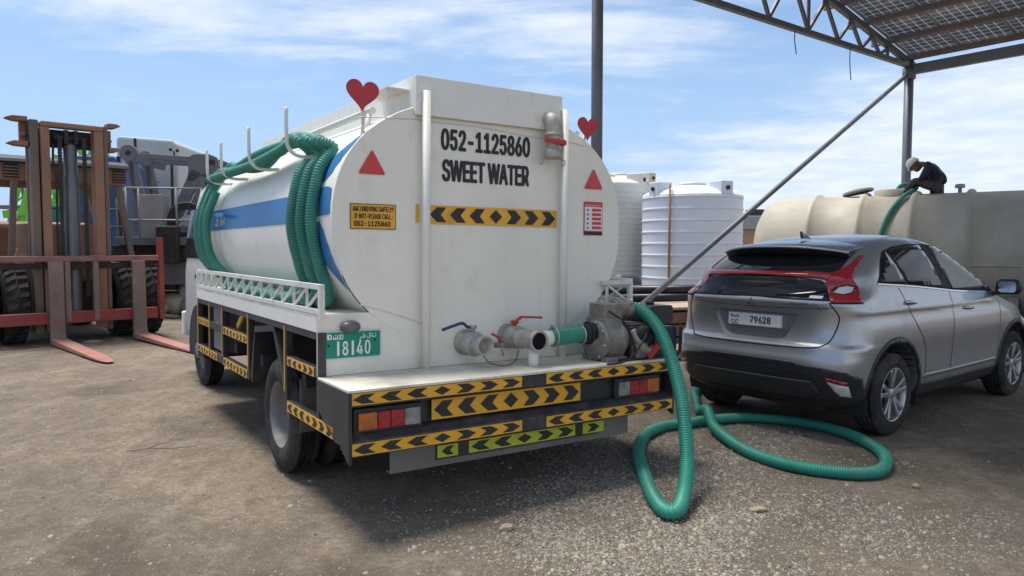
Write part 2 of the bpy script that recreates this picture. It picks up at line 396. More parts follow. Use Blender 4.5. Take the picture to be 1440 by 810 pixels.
    ga = mth('MULTIPLY', rng(g.outputs['Fac'], 0.05, 0.9), rng(noise(7, 5), 0.3, 0.6, 0.55, 1.0))
    c = mixc(ga, c, gc)
    l_.new(c, b.inputs['Base Color']); b.inputs['Roughness'].default_value = 0.95; b.inputs['Specular IOR Level'].default_value = 0.2
    h = mth('ADD', mth('MULTIPLY', noise(11, 8, 0.7), 0.6), mth('MULTIPLY', noise(60, 6, 0.7), 0.35))
    h = mth('ADD', h, mth('MULTIPLY', mth('MULTIPLY', rng(vo.outputs['Distance'], 0.0, 0.024, 1, 0), ga), 0.5))
    bn = n_.new('ShaderNodeBump'); bn.inputs['Strength'].default_value = 1.0; bn.inputs['Distance'].default_value = 0.06; l_.new(h, bn.inputs['Height']); l_.new(bn.outputs[0], b.inputs['Normal'])
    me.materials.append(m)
    return o
make_ground()

# loose stones: nobody could count them
def stones(name, pts, sizes, m, seed=1, label=None):
    rs = np.random.RandomState(seed)
    base = np.array([(-.5, -.45, 0), (.5, -.4, .05), (.45, .5, 0), (-.4, .48, .04), (-.33, -.28, .6), (.3, -.33, .68), (.36, .3, .55), (-.26, .33, .66)], float)
    quads = np.array([(4, 5, 6, 7), (0, 1, 5, 4), (1, 2, 6, 5), (2, 3, 7, 6), (3, 0, 4, 7)])
    n = len(pts); P = np.asarray(pts, float); S = np.asarray(sizes, float)
    vv = np.repeat(base[None], n, 0) + rs.uniform(-.16, .16, (n, 8, 3))
    vv *= np.stack([S, S * rs.uniform(.55, 1, n), S * rs.uniform(.45, .9, n)], 1)[:, None, :]
    a = rs.uniform(0, 6.28, n); ca, sa = np.cos(a)[:, None], np.sin(a)[:, None]
    x = vv[..., 0] * ca - vv[..., 1] * sa; y = vv[..., 0] * sa + vv[..., 1] * ca
    t = rs.uniform(-.25, .25, n)[:, None]; z = vv[..., 2] + x * t - S[:, None] * 0.16
    W = np.stack([x, y, z], 2) + P[:, None, :]
    F = (quads[None] + (np.arange(n) * 8)[:, None, None]).reshape(-1, 4)
    me = bpy.data.meshes.new(name); me.vertices.add(n * 8); me.vertices.foreach_set('co', W.reshape(-1))
    me.loops.add(len(F) * 4); me.loops.foreach_set('vertex_index', F.reshape(-1).astype(np.int32))
    me.polygons.add(len(F)); me.polygons.foreach_set('loop_start', np.arange(0, len(F) * 4, 4, dtype=np.int32))
    at = me.attributes.new('tint', 'FLOAT', 'FACE'); at.data.foreach_set('value', np.repeat(rs.uniform(0, 1, n), 5))
    me.update(calc_edges=True); me.materials.append(m)
    o = bpy.data.objects.new(name, me); COL.objects.link(o); o['kind'] = 'stuff'
    if label: o['label'] = label; o['category'] = 'stones'
    return o
def stone_mat():
    m = bpy.data.materials.new('grey_gravel_stone'); m.use_nodes = True; n_ = m.node_tree.nodes; l_ = m.node_tree.links; b = n_['Principled BSDF']
    a = n_.new('ShaderNodeAttribute'); a.attribute_name = 'tint'
    r = n_.new('ShaderNodeValToRGB'); l_.new(a.outputs['Fac'], r.inputs[0]); e = r.color_ramp.elements
    e[0].position = 0; e[0].color = (0.13, 0.115, 0.098, 1); e[1].position = 1; e[1].color = (0.41, 0.375, 0.315, 1)
    for p, c in ((0.3, (0.22, 0.19, 0.15, 1)), (0.6, (0.275, 0.245, 0.205, 1)), (0.85, (0.325, 0.29, 0.24, 1))): k = e.new(p); k.color = c
    l_.new(r.outputs[0], b.inputs['Base Color']); b.inputs['Roughness'].default_value = 0.9; b.inputs['Specular IOR Level'].default_value = 0.25
    return m
rng_ = random.Random(5); m_stone = stone_mat(); pts = []; sz = []
tries = 0
while len(pts) < 75000 and tries < 420000:
    tries += 1
    x, y = rng_.uniform(-1.6, 4.4), rng_.uniform(1.95, 7.4)
    g = gravel_amount(x, y)
    if rng_.random() < g * (0.25 + 0.75 * g) * (0.35 + 0.9 * max(0, min(1, 0.5 + 0.9 * mnoise.noise(V((x * 2.3, y * 2.3, 9)))))):
        pts.append((x, y, gz(x, y))); sz.append(min(0.045, 0.0045 + rng_.expovariate(1 / 0.0046)))
stones('gravel', pts, sz, m_stone, 2, 'loose grey gravel spread behind the tanker')
pts = []; sz = []
while len(pts) < 16000:
    y = 1.9 + 13 * rng_.random() ** 2.2; x = rng_.uniform(-0.85, 0.85) * y
    pts.append((x, y, gz(x, y))); sz.append(min(0.05, 0.005 + rng_.expovariate(1 / 0.0045)))
stones('pebbles', pts, sz, m_stone, 3, 'small pebbles strewn over the bare dirt yard')

# ------------------------------------------------------------------ water tanker
TR = thing('water_tanker', 'white water tanker truck with red hearts and yellow chevron boards on its rear', 'truck', (0.135, 4.511, 0), (0, R(0.5), R(33.37)))
X_, Y_, Z_ = V((1, 0, 0)), V((0, 1, 0)), V((0, 0, 1))
FACE = 0.49                                     # rear face of the tank
def chevron(mb, org, ex, ey, w, h, n, depth=0.0015):
    """row of arrow heads pointing outwards from a diamond; n arrows to each side"""
    org, ex, ey = V(org), V(ex), V(ey); p = w / (2 * n + 1); a = 0.42
    for i in range(2 * n + 1):
        x0 = i * p + p * 0.09; ww = p * 0.82; y0, hh = h * 0.1, h * 0.8
        if i == n: poly = [(0.5, 0), (0.92, .5), (.5, 1), (.08, .5)]; 
        elif i < n: poly = [(0, .5), (a, 0), (1, 0), (1 - a * .8, .5), (1, 1), (a, 1)]
        else: poly = [(1, .5), (1 - a, 1), (0, 1), (a * .8, .5), (0, 0), (1 - a, 0)]
        mb.flat([(x0 + q * ww, y0 + r * hh) for q, r in poly], org, ex, ey)
def sticker(parent, name, x0, x1, z0, z1, y, n, m=None, ex=X_, pos=None, label=None):
    """reflective board facing the rear"""
    b = MB().box((x0, y - 0.004, z0), (x1, y, z1)).build(name, m or m_yel, parent, label)
    k = MB(); chevron(k, (x0, y - 0.0055, z0), X_, Z_, x1 - x0, z1 - z0, n); k.build('chevron_print', m_ink, b)
    return b
def side_sticker(parent, y0, y1, z0, z1, x, n):
    b = MB().box((x - 0.004, y0, z0), (x, y1, z1)).build('chevron_strip', m_yel, parent)
    k = MB(); chevron(k, (x - 0.0055, y1, z0), -Y_, Z_, y1 - y0, z1 - z0, n); k.build('chevron_print', m_ink, b)

# --- tank shell: superelliptic drum
TA, TB, TC, TN = 1.105, 0.795, 1.695, 2.35
def tank_pt(ph, off=0.0, grow=1.0):
    c, s = math.cos(ph), math.sin(ph)
    x = TA * grow * math.copysign(abs(c) ** (2 / TN), c); z = TB * grow * math.copysign(abs(s) ** (2 / TN), s)
    if off:
        nx = math.copysign(abs(x / TA) ** (TN - 1), x) / TA; nz = math.copysign(abs(z / TB) ** (TN - 1), z) / TB; l = math.hypot(nx, nz)
        x += nx / l * off; z += nz / l * off
    return x, z + TC
def tank_at_z(z, off=0.0, left=True):
    t = max(-0.9999, min(0.9999, (z - TC) / TB)); s = math.copysign(abs(t) ** (TN / 2), t)
    ph = math.asin(s); ph = math.pi - ph if left else ph
    return tank_pt(ph, off)
TY0, TY1 = 0.50, 4.05
mb = MB(); NP = 72; rows = []
for y, g in ((TY0, 1.0), (TY0 + 0.03, 1.0), (1.4, 1.0), (1.405, 1.0), (2.6, 1.0), (TY1 - 0.12, 1.0), (TY1 - 0.05, 0.985), (TY1, 0.94), (TY1 + 0.05, 0.80), (TY1 + 0.09, 0.4), (TY1 + 0.1, 0.01)):
    rows.append([(tank_pt(2 * math.pi * k / NP, 0, g)[0], y, tank_pt(2 * math.pi * k / NP, 0, g)[1]) for k in range(NP)])
mb.grid(list(reversed(rows)), True, True)
tank = mb.build('tank_shell', m_white, TR, 'white drum of the tank with blue stripes on its side')
# flat end plate set in the drum, its folded rim standing a little proud, and the weld seams
mb = MB(); e = [tank_pt(2 * math.pi * k / NP, -0.004) for k in range(NP)]
mb.prism(e, (0, FACE, 0), X_, Z_, 0.0025, (0, 1, 0))
endp = mb.build('end_plate', m_end, TR)
mb = MB(); mb.tube([(tank_pt(2 * math.pi * k / NP, -0.006)[0], TY0 - 0.002, tank_pt(2 * math.pi * k / NP, -0.006)[1]) for k in range(-4, NP // 2 + 5)], 0.009, 6)
mb.build('rim', m_white, endp)
for pts in ([(-0.95, 2.31), (-.6, 2.335), (-.5, 2.33), (-.1, 2.33), (.3, 2.305), (.55, 2.31), (.75, 2.28)], [(-.48, 2.435), (-.1, 2.455), (.2, 2.43), (.38, 2.395)],
            [(-.94, 1.20), (-.75, 1.145), (-.5, 1.06)], [(0.42, 0.97), (0.62, 1.0), (0.78, 1.12)]):
    mb = MB(); mb.tube(spline([(x, FACE - 0.001, z) for x, z in pts], 8), 0.004, 5); mb.build('weld_seam', m_white2, endp)
# blue stripes follow the drum
def stripe(mb, samples, off=0.003):
    """samples: (y, z low, z high) along the left side"""
    rows = []
    for y, a, b in samples: rows.append([(*((lambda q: (q[0], y, q[1]))(tank_at_z(a + (b - a) * k / 6, off))),) for k in range(7)])
    mb.grid(rows, True)
mb = MB(); stripe(mb, [(y, 1.70, 1.885) for y in (4.0, 3.5, 3, 2.5, 2, 1.5, 1.3)]); bandp = mb.build('side_band', m_blue, tank)
mb = MB(); stripe(mb, [(0.98, 1.93, 1.945), (0.90, 1.93, 1.99), (0.80, 1.935, 2.05), (0.70, 1.94, 2.11), (0.62, 1.99, 2.16), (0.56, 2.06, 2.195), (0.515, 2.14, 2.22)]); mb.build('swoosh', m_blue, tank)
mb = MB(); stripe(mb, [(1.3, 1.72, 1.885), (0.80, 1.73, 1.905), (0.62, 1.735, 1.905), (0.54, 1.74, 1.89)]); mb.build('swoosh', m_blue, tank)
mb = MB(); stripe(mb, [(1.02, 1.67, 1.69), (0.92, 1.60, 1.70), (0.82, 1.52, 1.70), (0.72, 1.45, 1.70), (0.64, 1.39, 1.64), (0.57, 1.34, 1.53), (0.515, 1.285, 1.40)]); mb.build('swoosh', m_blue, tank)
# white painted name on the band, under a small steel bracket
mb = MB(); xw, _ = tank_at_z(1.76, 0.006); glyphs(mb, 'JET WAY', (xw, 3.62, 1.735), -Y_, V((0.06, 0, 1)), 0.42, 0.10, 0.02, 0.2); mb.build('lettering', m_whiteprint, bandp)
mb = MB(); mb.bar((-1.10, 3.35, 1.84), (-1.16, 3.34, 1.83), 0.10, 0.02); mb.bar((-1.155, 3.33, 1.83), (-1.165, 2.98, 1.815), 0.03, 0.035); mb.build('side_bracket', m_blue, tank, bev=0.004)
# --- coaming along the top with its small step, hand rail and hose hooks
mb = MB(); mb.box((-0.585, 0.455, 2.36), (0.535, 0.475, 2.60)); mb.box((-0.585, 0.475, 2.38), (-0.57, 3.95, 2.60)); mb.box((0.52, 0.475, 2.38), (0.535, 3.95, 2.60)); mb.box((-0.57, 3.93, 2.38), (0.52, 3.95, 2.60))
coam = mb.build('top_coaming', m_white, TR, bev=0.003)
mb = MB(); mb.box((-0.57, 0.475, 2.60 - 0.006), (0.52, 3.93, 2.60 - 0.003)); mb.build('walkway_plate', m_white2, coam)
mb = MB(); mb.box((-0.74, 0.55, 2.515), (-0.587, 0.62 + 0.35, 2.527)); mb.box((-0.735, 0.56, 2.36), (-0.72, 0.575, 2.515)); mb.box((-0.735, 0.94, 2.36), (-0.72, 0.955, 2.515)); mb.build('step', m_white2, coam, bev=0.002)
mb = MB(); mb.tube([(-0.80, 0.62, 2.385), (-0.80, 3.9, 2.385)], 0.022, 10)
for y in (0.66, 1.75, 2.85, 3.85): mb.tube([(-0.80, y, 2.385), (-0.845, y - 0.02, 2.20)], 0.017, 8)
mb.build('hand_rail', m_white2, TR)
mb = MB(); mb.tube([(0.78, 0.6, 2.385), (0.78, 3.9, 2.385)], 0.022, 10)
for y in (0.66, 1.75, 2.85, 3.85): mb.tube([(0.78, y, 2.385), (0.835, y - 0.02, 2.20)], 0.017, 8)
mb.build('hand_rail', m_white2, TR)
for y in (1.06, 2.0, 2.92, 3.5):
    mb = MB(); pts = spline([(-0.86, y, 2.17), (-1.0, y, 2.13), (-1.13, y, 2.13), (-1.19, y, 2.18), (-1.20, y, 2.27), (-1.20, y, 2.43)], 6); mb.tube(pts, 0.0125, 8); mb.build('hose_hook', m_white2, TR)
# --- posts up the rear face
for x, zt in ((-0.525, 2.505), (0.545, 2.505)):
    mb = MB(); mb.tube([(x, 0.435, 0.786), (x, 0.435, zt)], 0.026, 12); mb.tube([(x, 0.435, zt - 0.03), (x - (0.06 if x < 0 else -0.06), 0.52, zt - 0.10)], 0.016, 8); mb.build('ladder_post', m_white, TR)
# --- skirt panel, shelf and truss rails
mb = MB(); mb.prism([(-1.2, 0.787), (1.17, 0.787), (1.17, 1.05), (0.86, 1.10), (0.70, 1.30), (-0.70, 1.30), (-0.84, 1.152), (-1.2, 1.148)], (0, FACE + 0.003, 0), X_, Z_, 0.0075, (0, 1, 0)); mb.build('rear_panel', m_end, TR, 'white skirt panel under the tank end')
for s in (-1, 1):
    mb = MB(); mb.box((s * 1.2, 0.506, 1.13), (s * 0.72, 4.08, 1.149)); mb.build('shelf', m_deck, TR)
    mb = MB(); mb.box((s * 1.2, 0.506, 1.045), (s * 1.186, 4.08, 1.129)); mb.build('shelf_fascia', m_white, TR, bev=0.002)
    mb = MB(); x = s * 1.187
    mb.bar((x, 0.44, 1.312), (x, 4.07, 1.312), 0.03, 0.03); mb.bar((x, 0.44, 1.165), (x, 4.07, 1.165), 0.03, 0.028)
    mb.bar((x, 0.453, 1.12), (x, 0.453, 1.297), 0.032, 0.03); mb.bar((x, 4.055, 1.179), (x, 4.055, 1.297), 0.03, 0.03)
    nb = 14; st = (4.055 - 0.453) / nb
    for i in range(nb):
        y = 0.453 + i * st
        if i: mb.bar((x, y, 1.179), (x, y, 1.297), 0.014, 0.014)
        mb.bar((x, y + 0.012, 1.297), (x, y + st - 0.012, 1.179), 0.013, 0.013)
    if s > 0: mb.bar((x, 0.453, 1.30), (0.92, 0.453, 1.30), 0.03, 0.03); mb.bar((0.96, 0.453, 1.285), (x - 0.02, 0.453, 1.155), 0.016, 0.016); mb.bar((0.90, 0.453, 1.17), (0.97, 0.453, 1.13), 0.014, 0.014); mb.bar((0.955, 0.453, 1.285), (0.955, 0.453, 1.15), 0.012, 0.012)
    mb.build('truss_rail', m_white2, TR)
# --- open black side frames with tool bays
for s in (-1, 1):
    fr = MB(); x0, x1 = s * 1.196, s * 1.15
    for y in (4.05, 3.51, 2.98, 2.10, 1.14, 0.50): fr.box((x0, y - 0.022, 0.53), (x1, y + 0.022, 1.045))
    for y0, y1 in ((2.123, 2.958), (3.002, 3.488), (3.532, 4.028)):
        fr.box((x0, y0, 0.53), (x1, y1, 0.60)); fr.box((x0, y0, 0.80), (x1, y1, 0.865))
    fr.box((x0, 0.20, 0.47), (x1, 1.118, 0.545)); fr.box((x0, 0.522, 0.775), (x1, 1.118, 0.835)); fr.box((x0, 2.123, 1.0), (x1, 4.028, 1.045)); fr.box((x0, 0.522, 1.0), (x1, 2.078, 1.045))
    fr.box((s * 1.15, 0.25, 0.475), (s * 0.45, 0.30, 0.54)); fr.box((s * 1.15, 2.12, 0.535), (s * 0.45, 2.17, 0.60)); fr.box((s * 1.15, 3.95, 0.535), (s * 0.45, 4.0, 0.60))
    sf = fr.build('side_frame', m_black, TR, bev=0.003)
    for y in (4.05, 3.51, 2.98, 2.10, 1.14):
        MB().box((s * 1.1965, y + 0.005, 0.60), (s * 1.1995, y + 0.019, 1.03)).build('reflector_tape', m_yel, sf)
    if s < 0:
        side_sticker(sf, 0.24, 1.09, 0.475, 0.54, -1.1965, 3); side_sticker(sf, 0.56, 1.08, 0.778, 0.832, -1.1965, 2)
        side_sticker(sf, 2.14, 2.93, 0.803, 0.862, -1.1965, 3); side_sticker(sf, 2.14, 2.93, 0.533, 0.597, -1.1965, 3)
        side_sticker(sf, 3.54, 4.02, 0.803, 0.862, -1.1965, 2); side_sticker(sf, 3.2, 4.02, 0.533, 0.597, -1.1965, 3)
    # folded mud guard over the wheels
    g = [(2.06, 0.56), (1.93, 0.955), (1.44, 1.01), (1.20, 0.70), (1.17, 0.60)]
    mb = MB(); poly = g + [(y + (0.035 if i > 2 else -0.04 if i < 1 else 0), z - 0.045) for i, (y, z) in reversed(list(enumerate(g)))]
    mb.prism(poly, (s * 1.19, 0, 0), Y_, Z_, -s * 0.44, (1, 0, 0)); mb.build('mud_guard', m_black, TR)
    mb = MB(); mb.box((s * 1.16, 0.94, 0.36), (s * 0.66, 0.952, 0.70)); mb.build('mud_flap', mat('grey_rubber_flap', (0.10, 0.095, 0.085), 0.8, var=0.2, dirt=0.5, dcol=(0.20, 0.17, 0.13), ds=4), TR)
# things in the bays: locker, yellow spirit level is loose but strapped, air tanks
mb = MB(); mb.box((-1.17, 3.03, 0.62), (-0.8, 3.46, 1.0)); lk = mb.build('locker', m_bare, TR, bev=0.006); MB().box((-1.182, 3.22, 0.86), (-1.17, 3.27, 0.875)).build('handle', m_steel, lk)
mb = MB(); mb.bar((-1.12, 2.75, 0.87), (-1.10, 2.55, 1.04), 0.02, 0.05); mb.build('reflective_stick', m_yel, TR)
mb = MB(); mb.lathe([(0, 0), (0.11, 0.02), (0.12, 0.05), (0.12, 0.75), (0.11, 0.78), (0, 0.8)], (-0.85, 2.15, 0.72), (0, 1, 0), 18); mb.build('air_tank', m_dark, TR)
# --- chassis
mb = MB()
for s in (-1, 1): mb.box((s * 0.34, 0.30, 0.55), (s * 0.41, 6.1, 0.75))
for y in (0.6, 1.4, 2.2, 3.0, 3.8, 4.6, 5.6): mb.box((-0.34, y - 0.05, 0.58), (0.34, y + 0.05, 0.72))
for s in (-1, 1):
    for y in (0.9, 1.9, 2.7, 3.5): mb.box((s * 0.41, y - 0.04, 0.66), (s * 1.15, y + 0.04, 0.74)); mb.box((s * 0.41, y - 0.04, 0.74), (s * 0.48, y + 0.04, 1.13))
    mb.box((s * 0.42, 0.506, 0.76), (s * 0.40, 4.05, 1.12)); mb.box((s * 0.60, 1.95, 0.42), (s * 0.58, 4.1, 1.12))  # outer sheets added to make the open side bays look dark
mb.build('chassis', m_dark, TR)
mb = MB(); mb.tube([(-1.0, 1.40, 0.395), (-0.28, 1.40, 0.395), (-0.2, 1.4, 0.395), (0.2, 1.4, 0.395), (0.28, 1.4, 0.395), (1.0, 1.4, 0.395)], [0.07, 0.07, 0.19, 0.19, 0.07, 0.07], 14); mb.tube([(-.85, 5.15, .395), (.85, 5.15, .395)], 0.05, 10); mb.tube([(0, 1.4, 0.42), (0, 4.6, 0.60)], 0.045, 10)
mb.build('axles', m_dark, TR)
# --- wheels
def truck_wheel(x0, x1, y, r, parent, dual=None):
    """tyre between x0 (outer face) and x1, with tread grooves, and a dished steel rim"""
    s = 1 if x1 > x0 else -1; w = abs(x1 - x0)
    prof = [(0.215, 0.03), (0.235, 0.012), (0.30, 0.0), (r - 0.055, 0.006), (r - 0.02, 0.02), (r - 0.004, 0.045)]
    for k in range(5):
        a = 0.05 + (w - 0.10) * (k + 0.5) / 5 - 0.006; prof += [(r, a - 0.012), (r, a), (r - 0.012, a + 0.002), (r - 0.012, a + 0.010), (r, a + 0.012)]
    prof += [(r - 0.004, w - 0.045), (r - 0.02, w - 0.02), (r - 0.055, w - 0.006), (0.30, w), (0.235, w - 0.012), (0.215, w - 0.03)]
    mb = MB(); mb.lathe(prof, (x0, y, r - 0.004), (s, 0, 0), 48); t = mb.build('tyre', m_tyre, parent)
    return t
def wheel(s, y, front=False):
    r = 0.395; w = bpy.data.objects.new('wheel', None); COL.objects.link(w); w.parent = TR; w.empty_display_size = 0.2
    zc = r - 0.004
    if front:
        x0 = s * 0.985; truck_wheel(x0, x0 - s * 0.21, y, r, w)
        mb = MB(); mb.lathe([(0.225, 0.02), (0.218, 0.03), (0.205, 0.05), (0.175, 0.06), (0.16, 0.03), (0.13, -0.01), (0.09, -0.015), (0.088, -0.025), (0.07, -0.03), (0, -0.031)], (x0, y, zc), (-s, 0, 0), 36)
        rim = mb.build('rim', m_rim, w)
        for k in range(6): a = k * math.pi / 3; MB().cyl((x0 - s * 0.0, y + 0.115 * math.cos(a), zc + 0.115 * math.sin(a)), (x0 + s * 0.035, y + 0.115 * math.cos(a), zc + 0.115 * math.sin(a)), 0.014, n=6).build('wheel_nut', m_dark, rim)
    else:
        x0 = s * 1.18; truck_wheel(x0, x0 - s * 0.21, y, r, w); truck_wheel(x0 - s * 0.25, x0 - s * 0.46, y, r, w)
        mb = MB(); mb.lathe([(0.228, 0.014), (0.224, 0.02), (0.215, 0.03), (0.205, 0.07), (0.195, 0.12), (0.175, 0.15), (0.10, 0.155), (0.085, 0.14), (0.08, 0.10), (0.06, 0.09), (0, 0.088)], (x0, y, zc), (-s, 0, 0), 36)
        rim = mb.build('rim', m_rim, w)
        for k in range(6): a = k * math.pi / 3 + 0.3; MB().cyl((x0 - s * 0.15, y + 0.135 * math.cos(a), zc + 0.135 * math.sin(a)), (x0 - s * 0.115, y + 0.135 * math.cos(a), zc + 0.135 * math.sin(a)), 0.014, n=6).build('wheel_nut', m_dark, rim)
for s in (-1, 1): wheel(s, 1.40); wheel(s, 5.15, True)
# --- rear deck and bumper
mb = MB(); mb.box((-1.2, -0.004, 0.770), (1.19, FACE - 0.001, 0.786)); mb.build('deck_plate', m_deck, TR, bev=0.003)
mb = MB(); mb.box((-1.197, 0.005, 0.690), (1.195, 0.06, 0.769)); mb.box((-1.197, 0.10, 0.44), (1.195, 0.13, 0.69)); mb.build('bumper', m_black, TR, bev=0.003)
mb = MB(); mb.prism([(0.0, 0.425), (0.10, 0.425), (0.10, 0.545), (0.05, 0.535), (0.0, 0.505)], (-1.197, 0, 0), Y_, Z_, 2.39, (1, 0, 0)); mb.build('bumper_beam', mat('scuffed_black_steel', (0.045, 0.046, 0.05), 0.45, 0.2, var=0.3, dirt=0.4, dcol=(0.17, 0.16, 0.15), ds=7), TR, bev=0.004)
for s in (-1, 1):
    mb = MB(); mb.prism([(-0.006, 0.768), (-0.006, 0.385), (0.03, 0.40), (0.12, 0.465), (0.20, 0.466), (0.42, 0.56), (0.50, 0.62), (0.50, 0.768)], (s * 1.2005, 0, 0), Y_, Z_, -s * 0.02, (1, 0, 0)); mb.build('side_plate', m_black, TR, bev=0.003)
for x0, x1 in ((-1.19, -0.095), (0.09, 1.185)):
    n = 3
    sticker(TR, 'chevron_board', x0, x1, 0.702, 0.766, 0.004, 3 if x0 < 0 else 3)
    sticker(TR, 'chevron_board', x0, x1, 0.432, 0.497, -0.001, 3)
sticker(TR, 'chevron_board', -0.675, 0.412, 0.555, 0.672, 0.07, 3, label='large yellow chevron board between the tail lamps')
MB().box((-0.66, 0.075, 0.56), (0.40, 0.10, 0.668)).build('board_mount', m_black, TR)
# tail lamps
for s in (-1, 1):
    lx = -0.945 if s < 0 else 0.91
    mb = MB(); mb.box((lx - 0.205, 0.055, 0.53), (lx + 0.205, 0.10, 0.67)); hs = mb.build('tail_lamp', m_black, TR, bev=0.008)
    o = [(-0.185, -0.075, m_amber), (-0.072, 0.002, m_redlens2), (0.005, 0.085, m_redlens2), (0.088, 0.185, m_dullclear)]
    for a, b, mm in o:
        if s > 0: a, b = -b, -a
        MB().box((lx + a, 0.034, 0.552), (lx + b, 0.0545, 0.648)).build('lens', mm, hs, bev=0.006)
# rear skirt below the bumper
m_flap = mat('grey_steel_skirt', (0.17, 0.165, 0.155), 0.6, 0.2, var=0.2, dirt=0.45, dcol=(0.22, 0.19, 0.15), ds=4, streak=0.4)
mb = MB(); mb.box((-0.905, 0.125, 0.262), (0.885, 0.135, 0.43)); mb.box((-0.905, 0.136, 0.262), (0.885, 0.18, 0.272)); sk = mb.build('rear_skirt', m_flap, TR)
mb = MB(); mb.box((-0.62, 0.118, 0.30), (0.60, 0.1245, 0.43)); mb.build('skirt_plate', m_black, sk)
for x0, x1, kind in ((-0.612, -0.475, -1), (-0.40, 0.41, 0), (0.475, 0.655, 1)):
    b = MB().box((x0, 0.113, 0.312), (x1, 0.1175, 0.385)).build('reflector', m_lime, sk); k = MB()
    if kind == 0: chevron(k, (x0, 0.1115, 0.312), X_, Z_, x1 - x0, 0.073, 2)
    else:
        poly = [(0, .5), (.42, .05), (1, .05), (.66, .5), (1, .95), (.42, .95)]
        if kind > 0: poly = [(1 - a, b2) for a, b2 in reversed(poly)]
        w_ = x1 - x0; k.flat([(w_ * (0.2 + 0.6 * a), 0.073 * (0.1 + 0.8 * b2)) for a, b2 in poly], (x0, 0.1115, 0.312), X_, Z_)
    k.build('chevron_print', m_ink, b)
# --- markings on the end plate
YF = FACE - 0.003
sticker(endp, 'chevron_board', -0.49, 0.515, 1.695, 1.812, YF, 3, label='yellow board with black chevrons across the tank end')
MB().box((-0.572, YF - 0.004, 1.70), (-0.55, YF, 1.812)).build('board_end', m_yel, endp)
mb = MB(); glyphs(mb, '052-1125860', (-0.398, YF, 2.163), X_, Z_, 0.686, 0.137, 0.062); glyphs(mb, 'SWEET WATER', (-0.39, YF, 1.965), X_, Z_, 0.672, 0.142, 0.062); mb.build('lettering', m_ink, endp, 'black phone number and words on the tank end')
for x in (-0.861, 0.848):
    t = [(-0.088, 0), (0.088, 0), (0, 0.148)]; poly = []
    for i in range(3):
        a, b, c = V(t[i - 1]), V(t[i]), V(t[(i + 1) % 3]); u_, w_ = (a - b).normalized(), (c - b).normalized()
        for q in range(5):
            tt = q / 4; p = (b + u_ * 0.018) * (1 - tt) ** 2 + b * 2 * tt * (1 - tt) + (b + w_ * 0.018) * tt * tt; poly.append((p.x, p.y))
    mb = MB(); mb.prism(poly, (x, YF, 1.98), X_, Z_, 0.004); mb.build('reflector_triangle', m_red, endp)
mb = MB(); mb.box((-1.0, YF - 0.003, 1.652), (-0.708, YF, 1.803)); b = mb.build('phone_sticker', m_yel, endp); mb = MB(); yy = YF - 0.0045
glyphs(mb, 'AM I DRIVING SAFELY?', (-0.985, yy, 1.757), X_, Z_, 0.262, 0.030, 0.04); glyphs(mb, 'IF NOT-PLEASE CALL :', (-0.975, yy, 1.714), X_, Z_, 0.245, 0.030, 0.04); glyphs(mb, '052-1125860', (-0.978, yy, 1.669), X_, Z_, 0.235, 0.032, 0.06)
for q in ((-1.0, 1.652, -0.708, 1.656), (-1.0, 1.799, -0.708, 1.803), (-1.0, 1.656, -0.996, 1.799), (-0.712, 1.656, -0.708, 1.799)): mb.flat([(q[0], q[1]), (q[2], q[1]), (q[2], q[3]), (q[0], q[3])], (0, yy, 0), X_, Z_)
mb.build('lettering', m_ink, b)
# red notice
mb = MB(); mb.box((0.762, YF - 0.003, 1.646), (0.935, YF, 1.888)); b = mb.build('notice_sticker', m_red, endp, 'small red and white printed notice')
mb = MB(); mb.flat([(0.768, 1.678), (0.929, 1.678), (0.929, 1.85), (0.768, 1.85)], (0, YF - 0.0042, 0), X_, Z_); glyphs(mb, 'ROAD SAFETY', (0.775, YF - 0.0042, 1.856), X_, Z_, 0.14, 0.010, 0.02); mb.build('white_panel', m_whiteprint, b)
mb = MB()
for k in range(5): z = 1.69 + k * 0.032; mb.flat([(0.835, z), (0.92, z), (0.92, z + 0.021), (0.835, z + 0.021)], (0, YF - 0.0055, 0), X_, Z_)
mb.build('red_rows', m_red, b); mb = MB(); mb.flat([(0.764, 1.648), (0.933, 1.648), (0.933, 1.672), (0.764, 1.672)], (0, YF - 0.0042, 0), X_, Z_)
for k in range(5): z = 1.692 + k * 0.032; mb.flat([(0.785 + a * 0.02, z + c * 0.016) for a, c in ((0, 0), (1, 0.2), (.7, 1), (.2, .7))], (0, YF - 0.0055, 0), X_, Z_)
mb.build('black_rows', m_ink, b)
# number plate and its lamp
m_plate = mat('green_plate', (0.0, 0.24, 0.165), 0.35, var=0.05)
mb = MB(); mb.prism(rrect(0.362, 0.164, 0.012), (-0.988, FACE - 0.004, 0.966), X_, Z_, 0.004); pl = mb.build('number_plate', mat('plate_edge', (0.55, 0.68, 0.63), 0.4, var=0.05), TR, 'green number plate reading 18140')
mb = MB(); mb.prism(rrect(0.350, 0.152, 0.01), (-0.988, FACE - 0.0085, 0.966), X_, Z_, 0.0015); mb.build('green_field', m_plate, pl)
mb = MB(); yy = FACE - 0.0112; ex = X_
for txt, x, w in (('1', -1.085, 0.014), ('8', -1.052, 0.036), ('1', -0.995, 0.014), ('4', -0.964, 0.040), ('0', -0.913, 0.036)):
    if txt == '1': mb.flat([(0, 0), (w, 0), (w, 0.086), (0, 0.086)], (x, yy, 0.903), ex, Z_)
    else: glyphs(mb, txt, (x, yy, 0.903), ex, Z_, w, 0.086, 0.03)
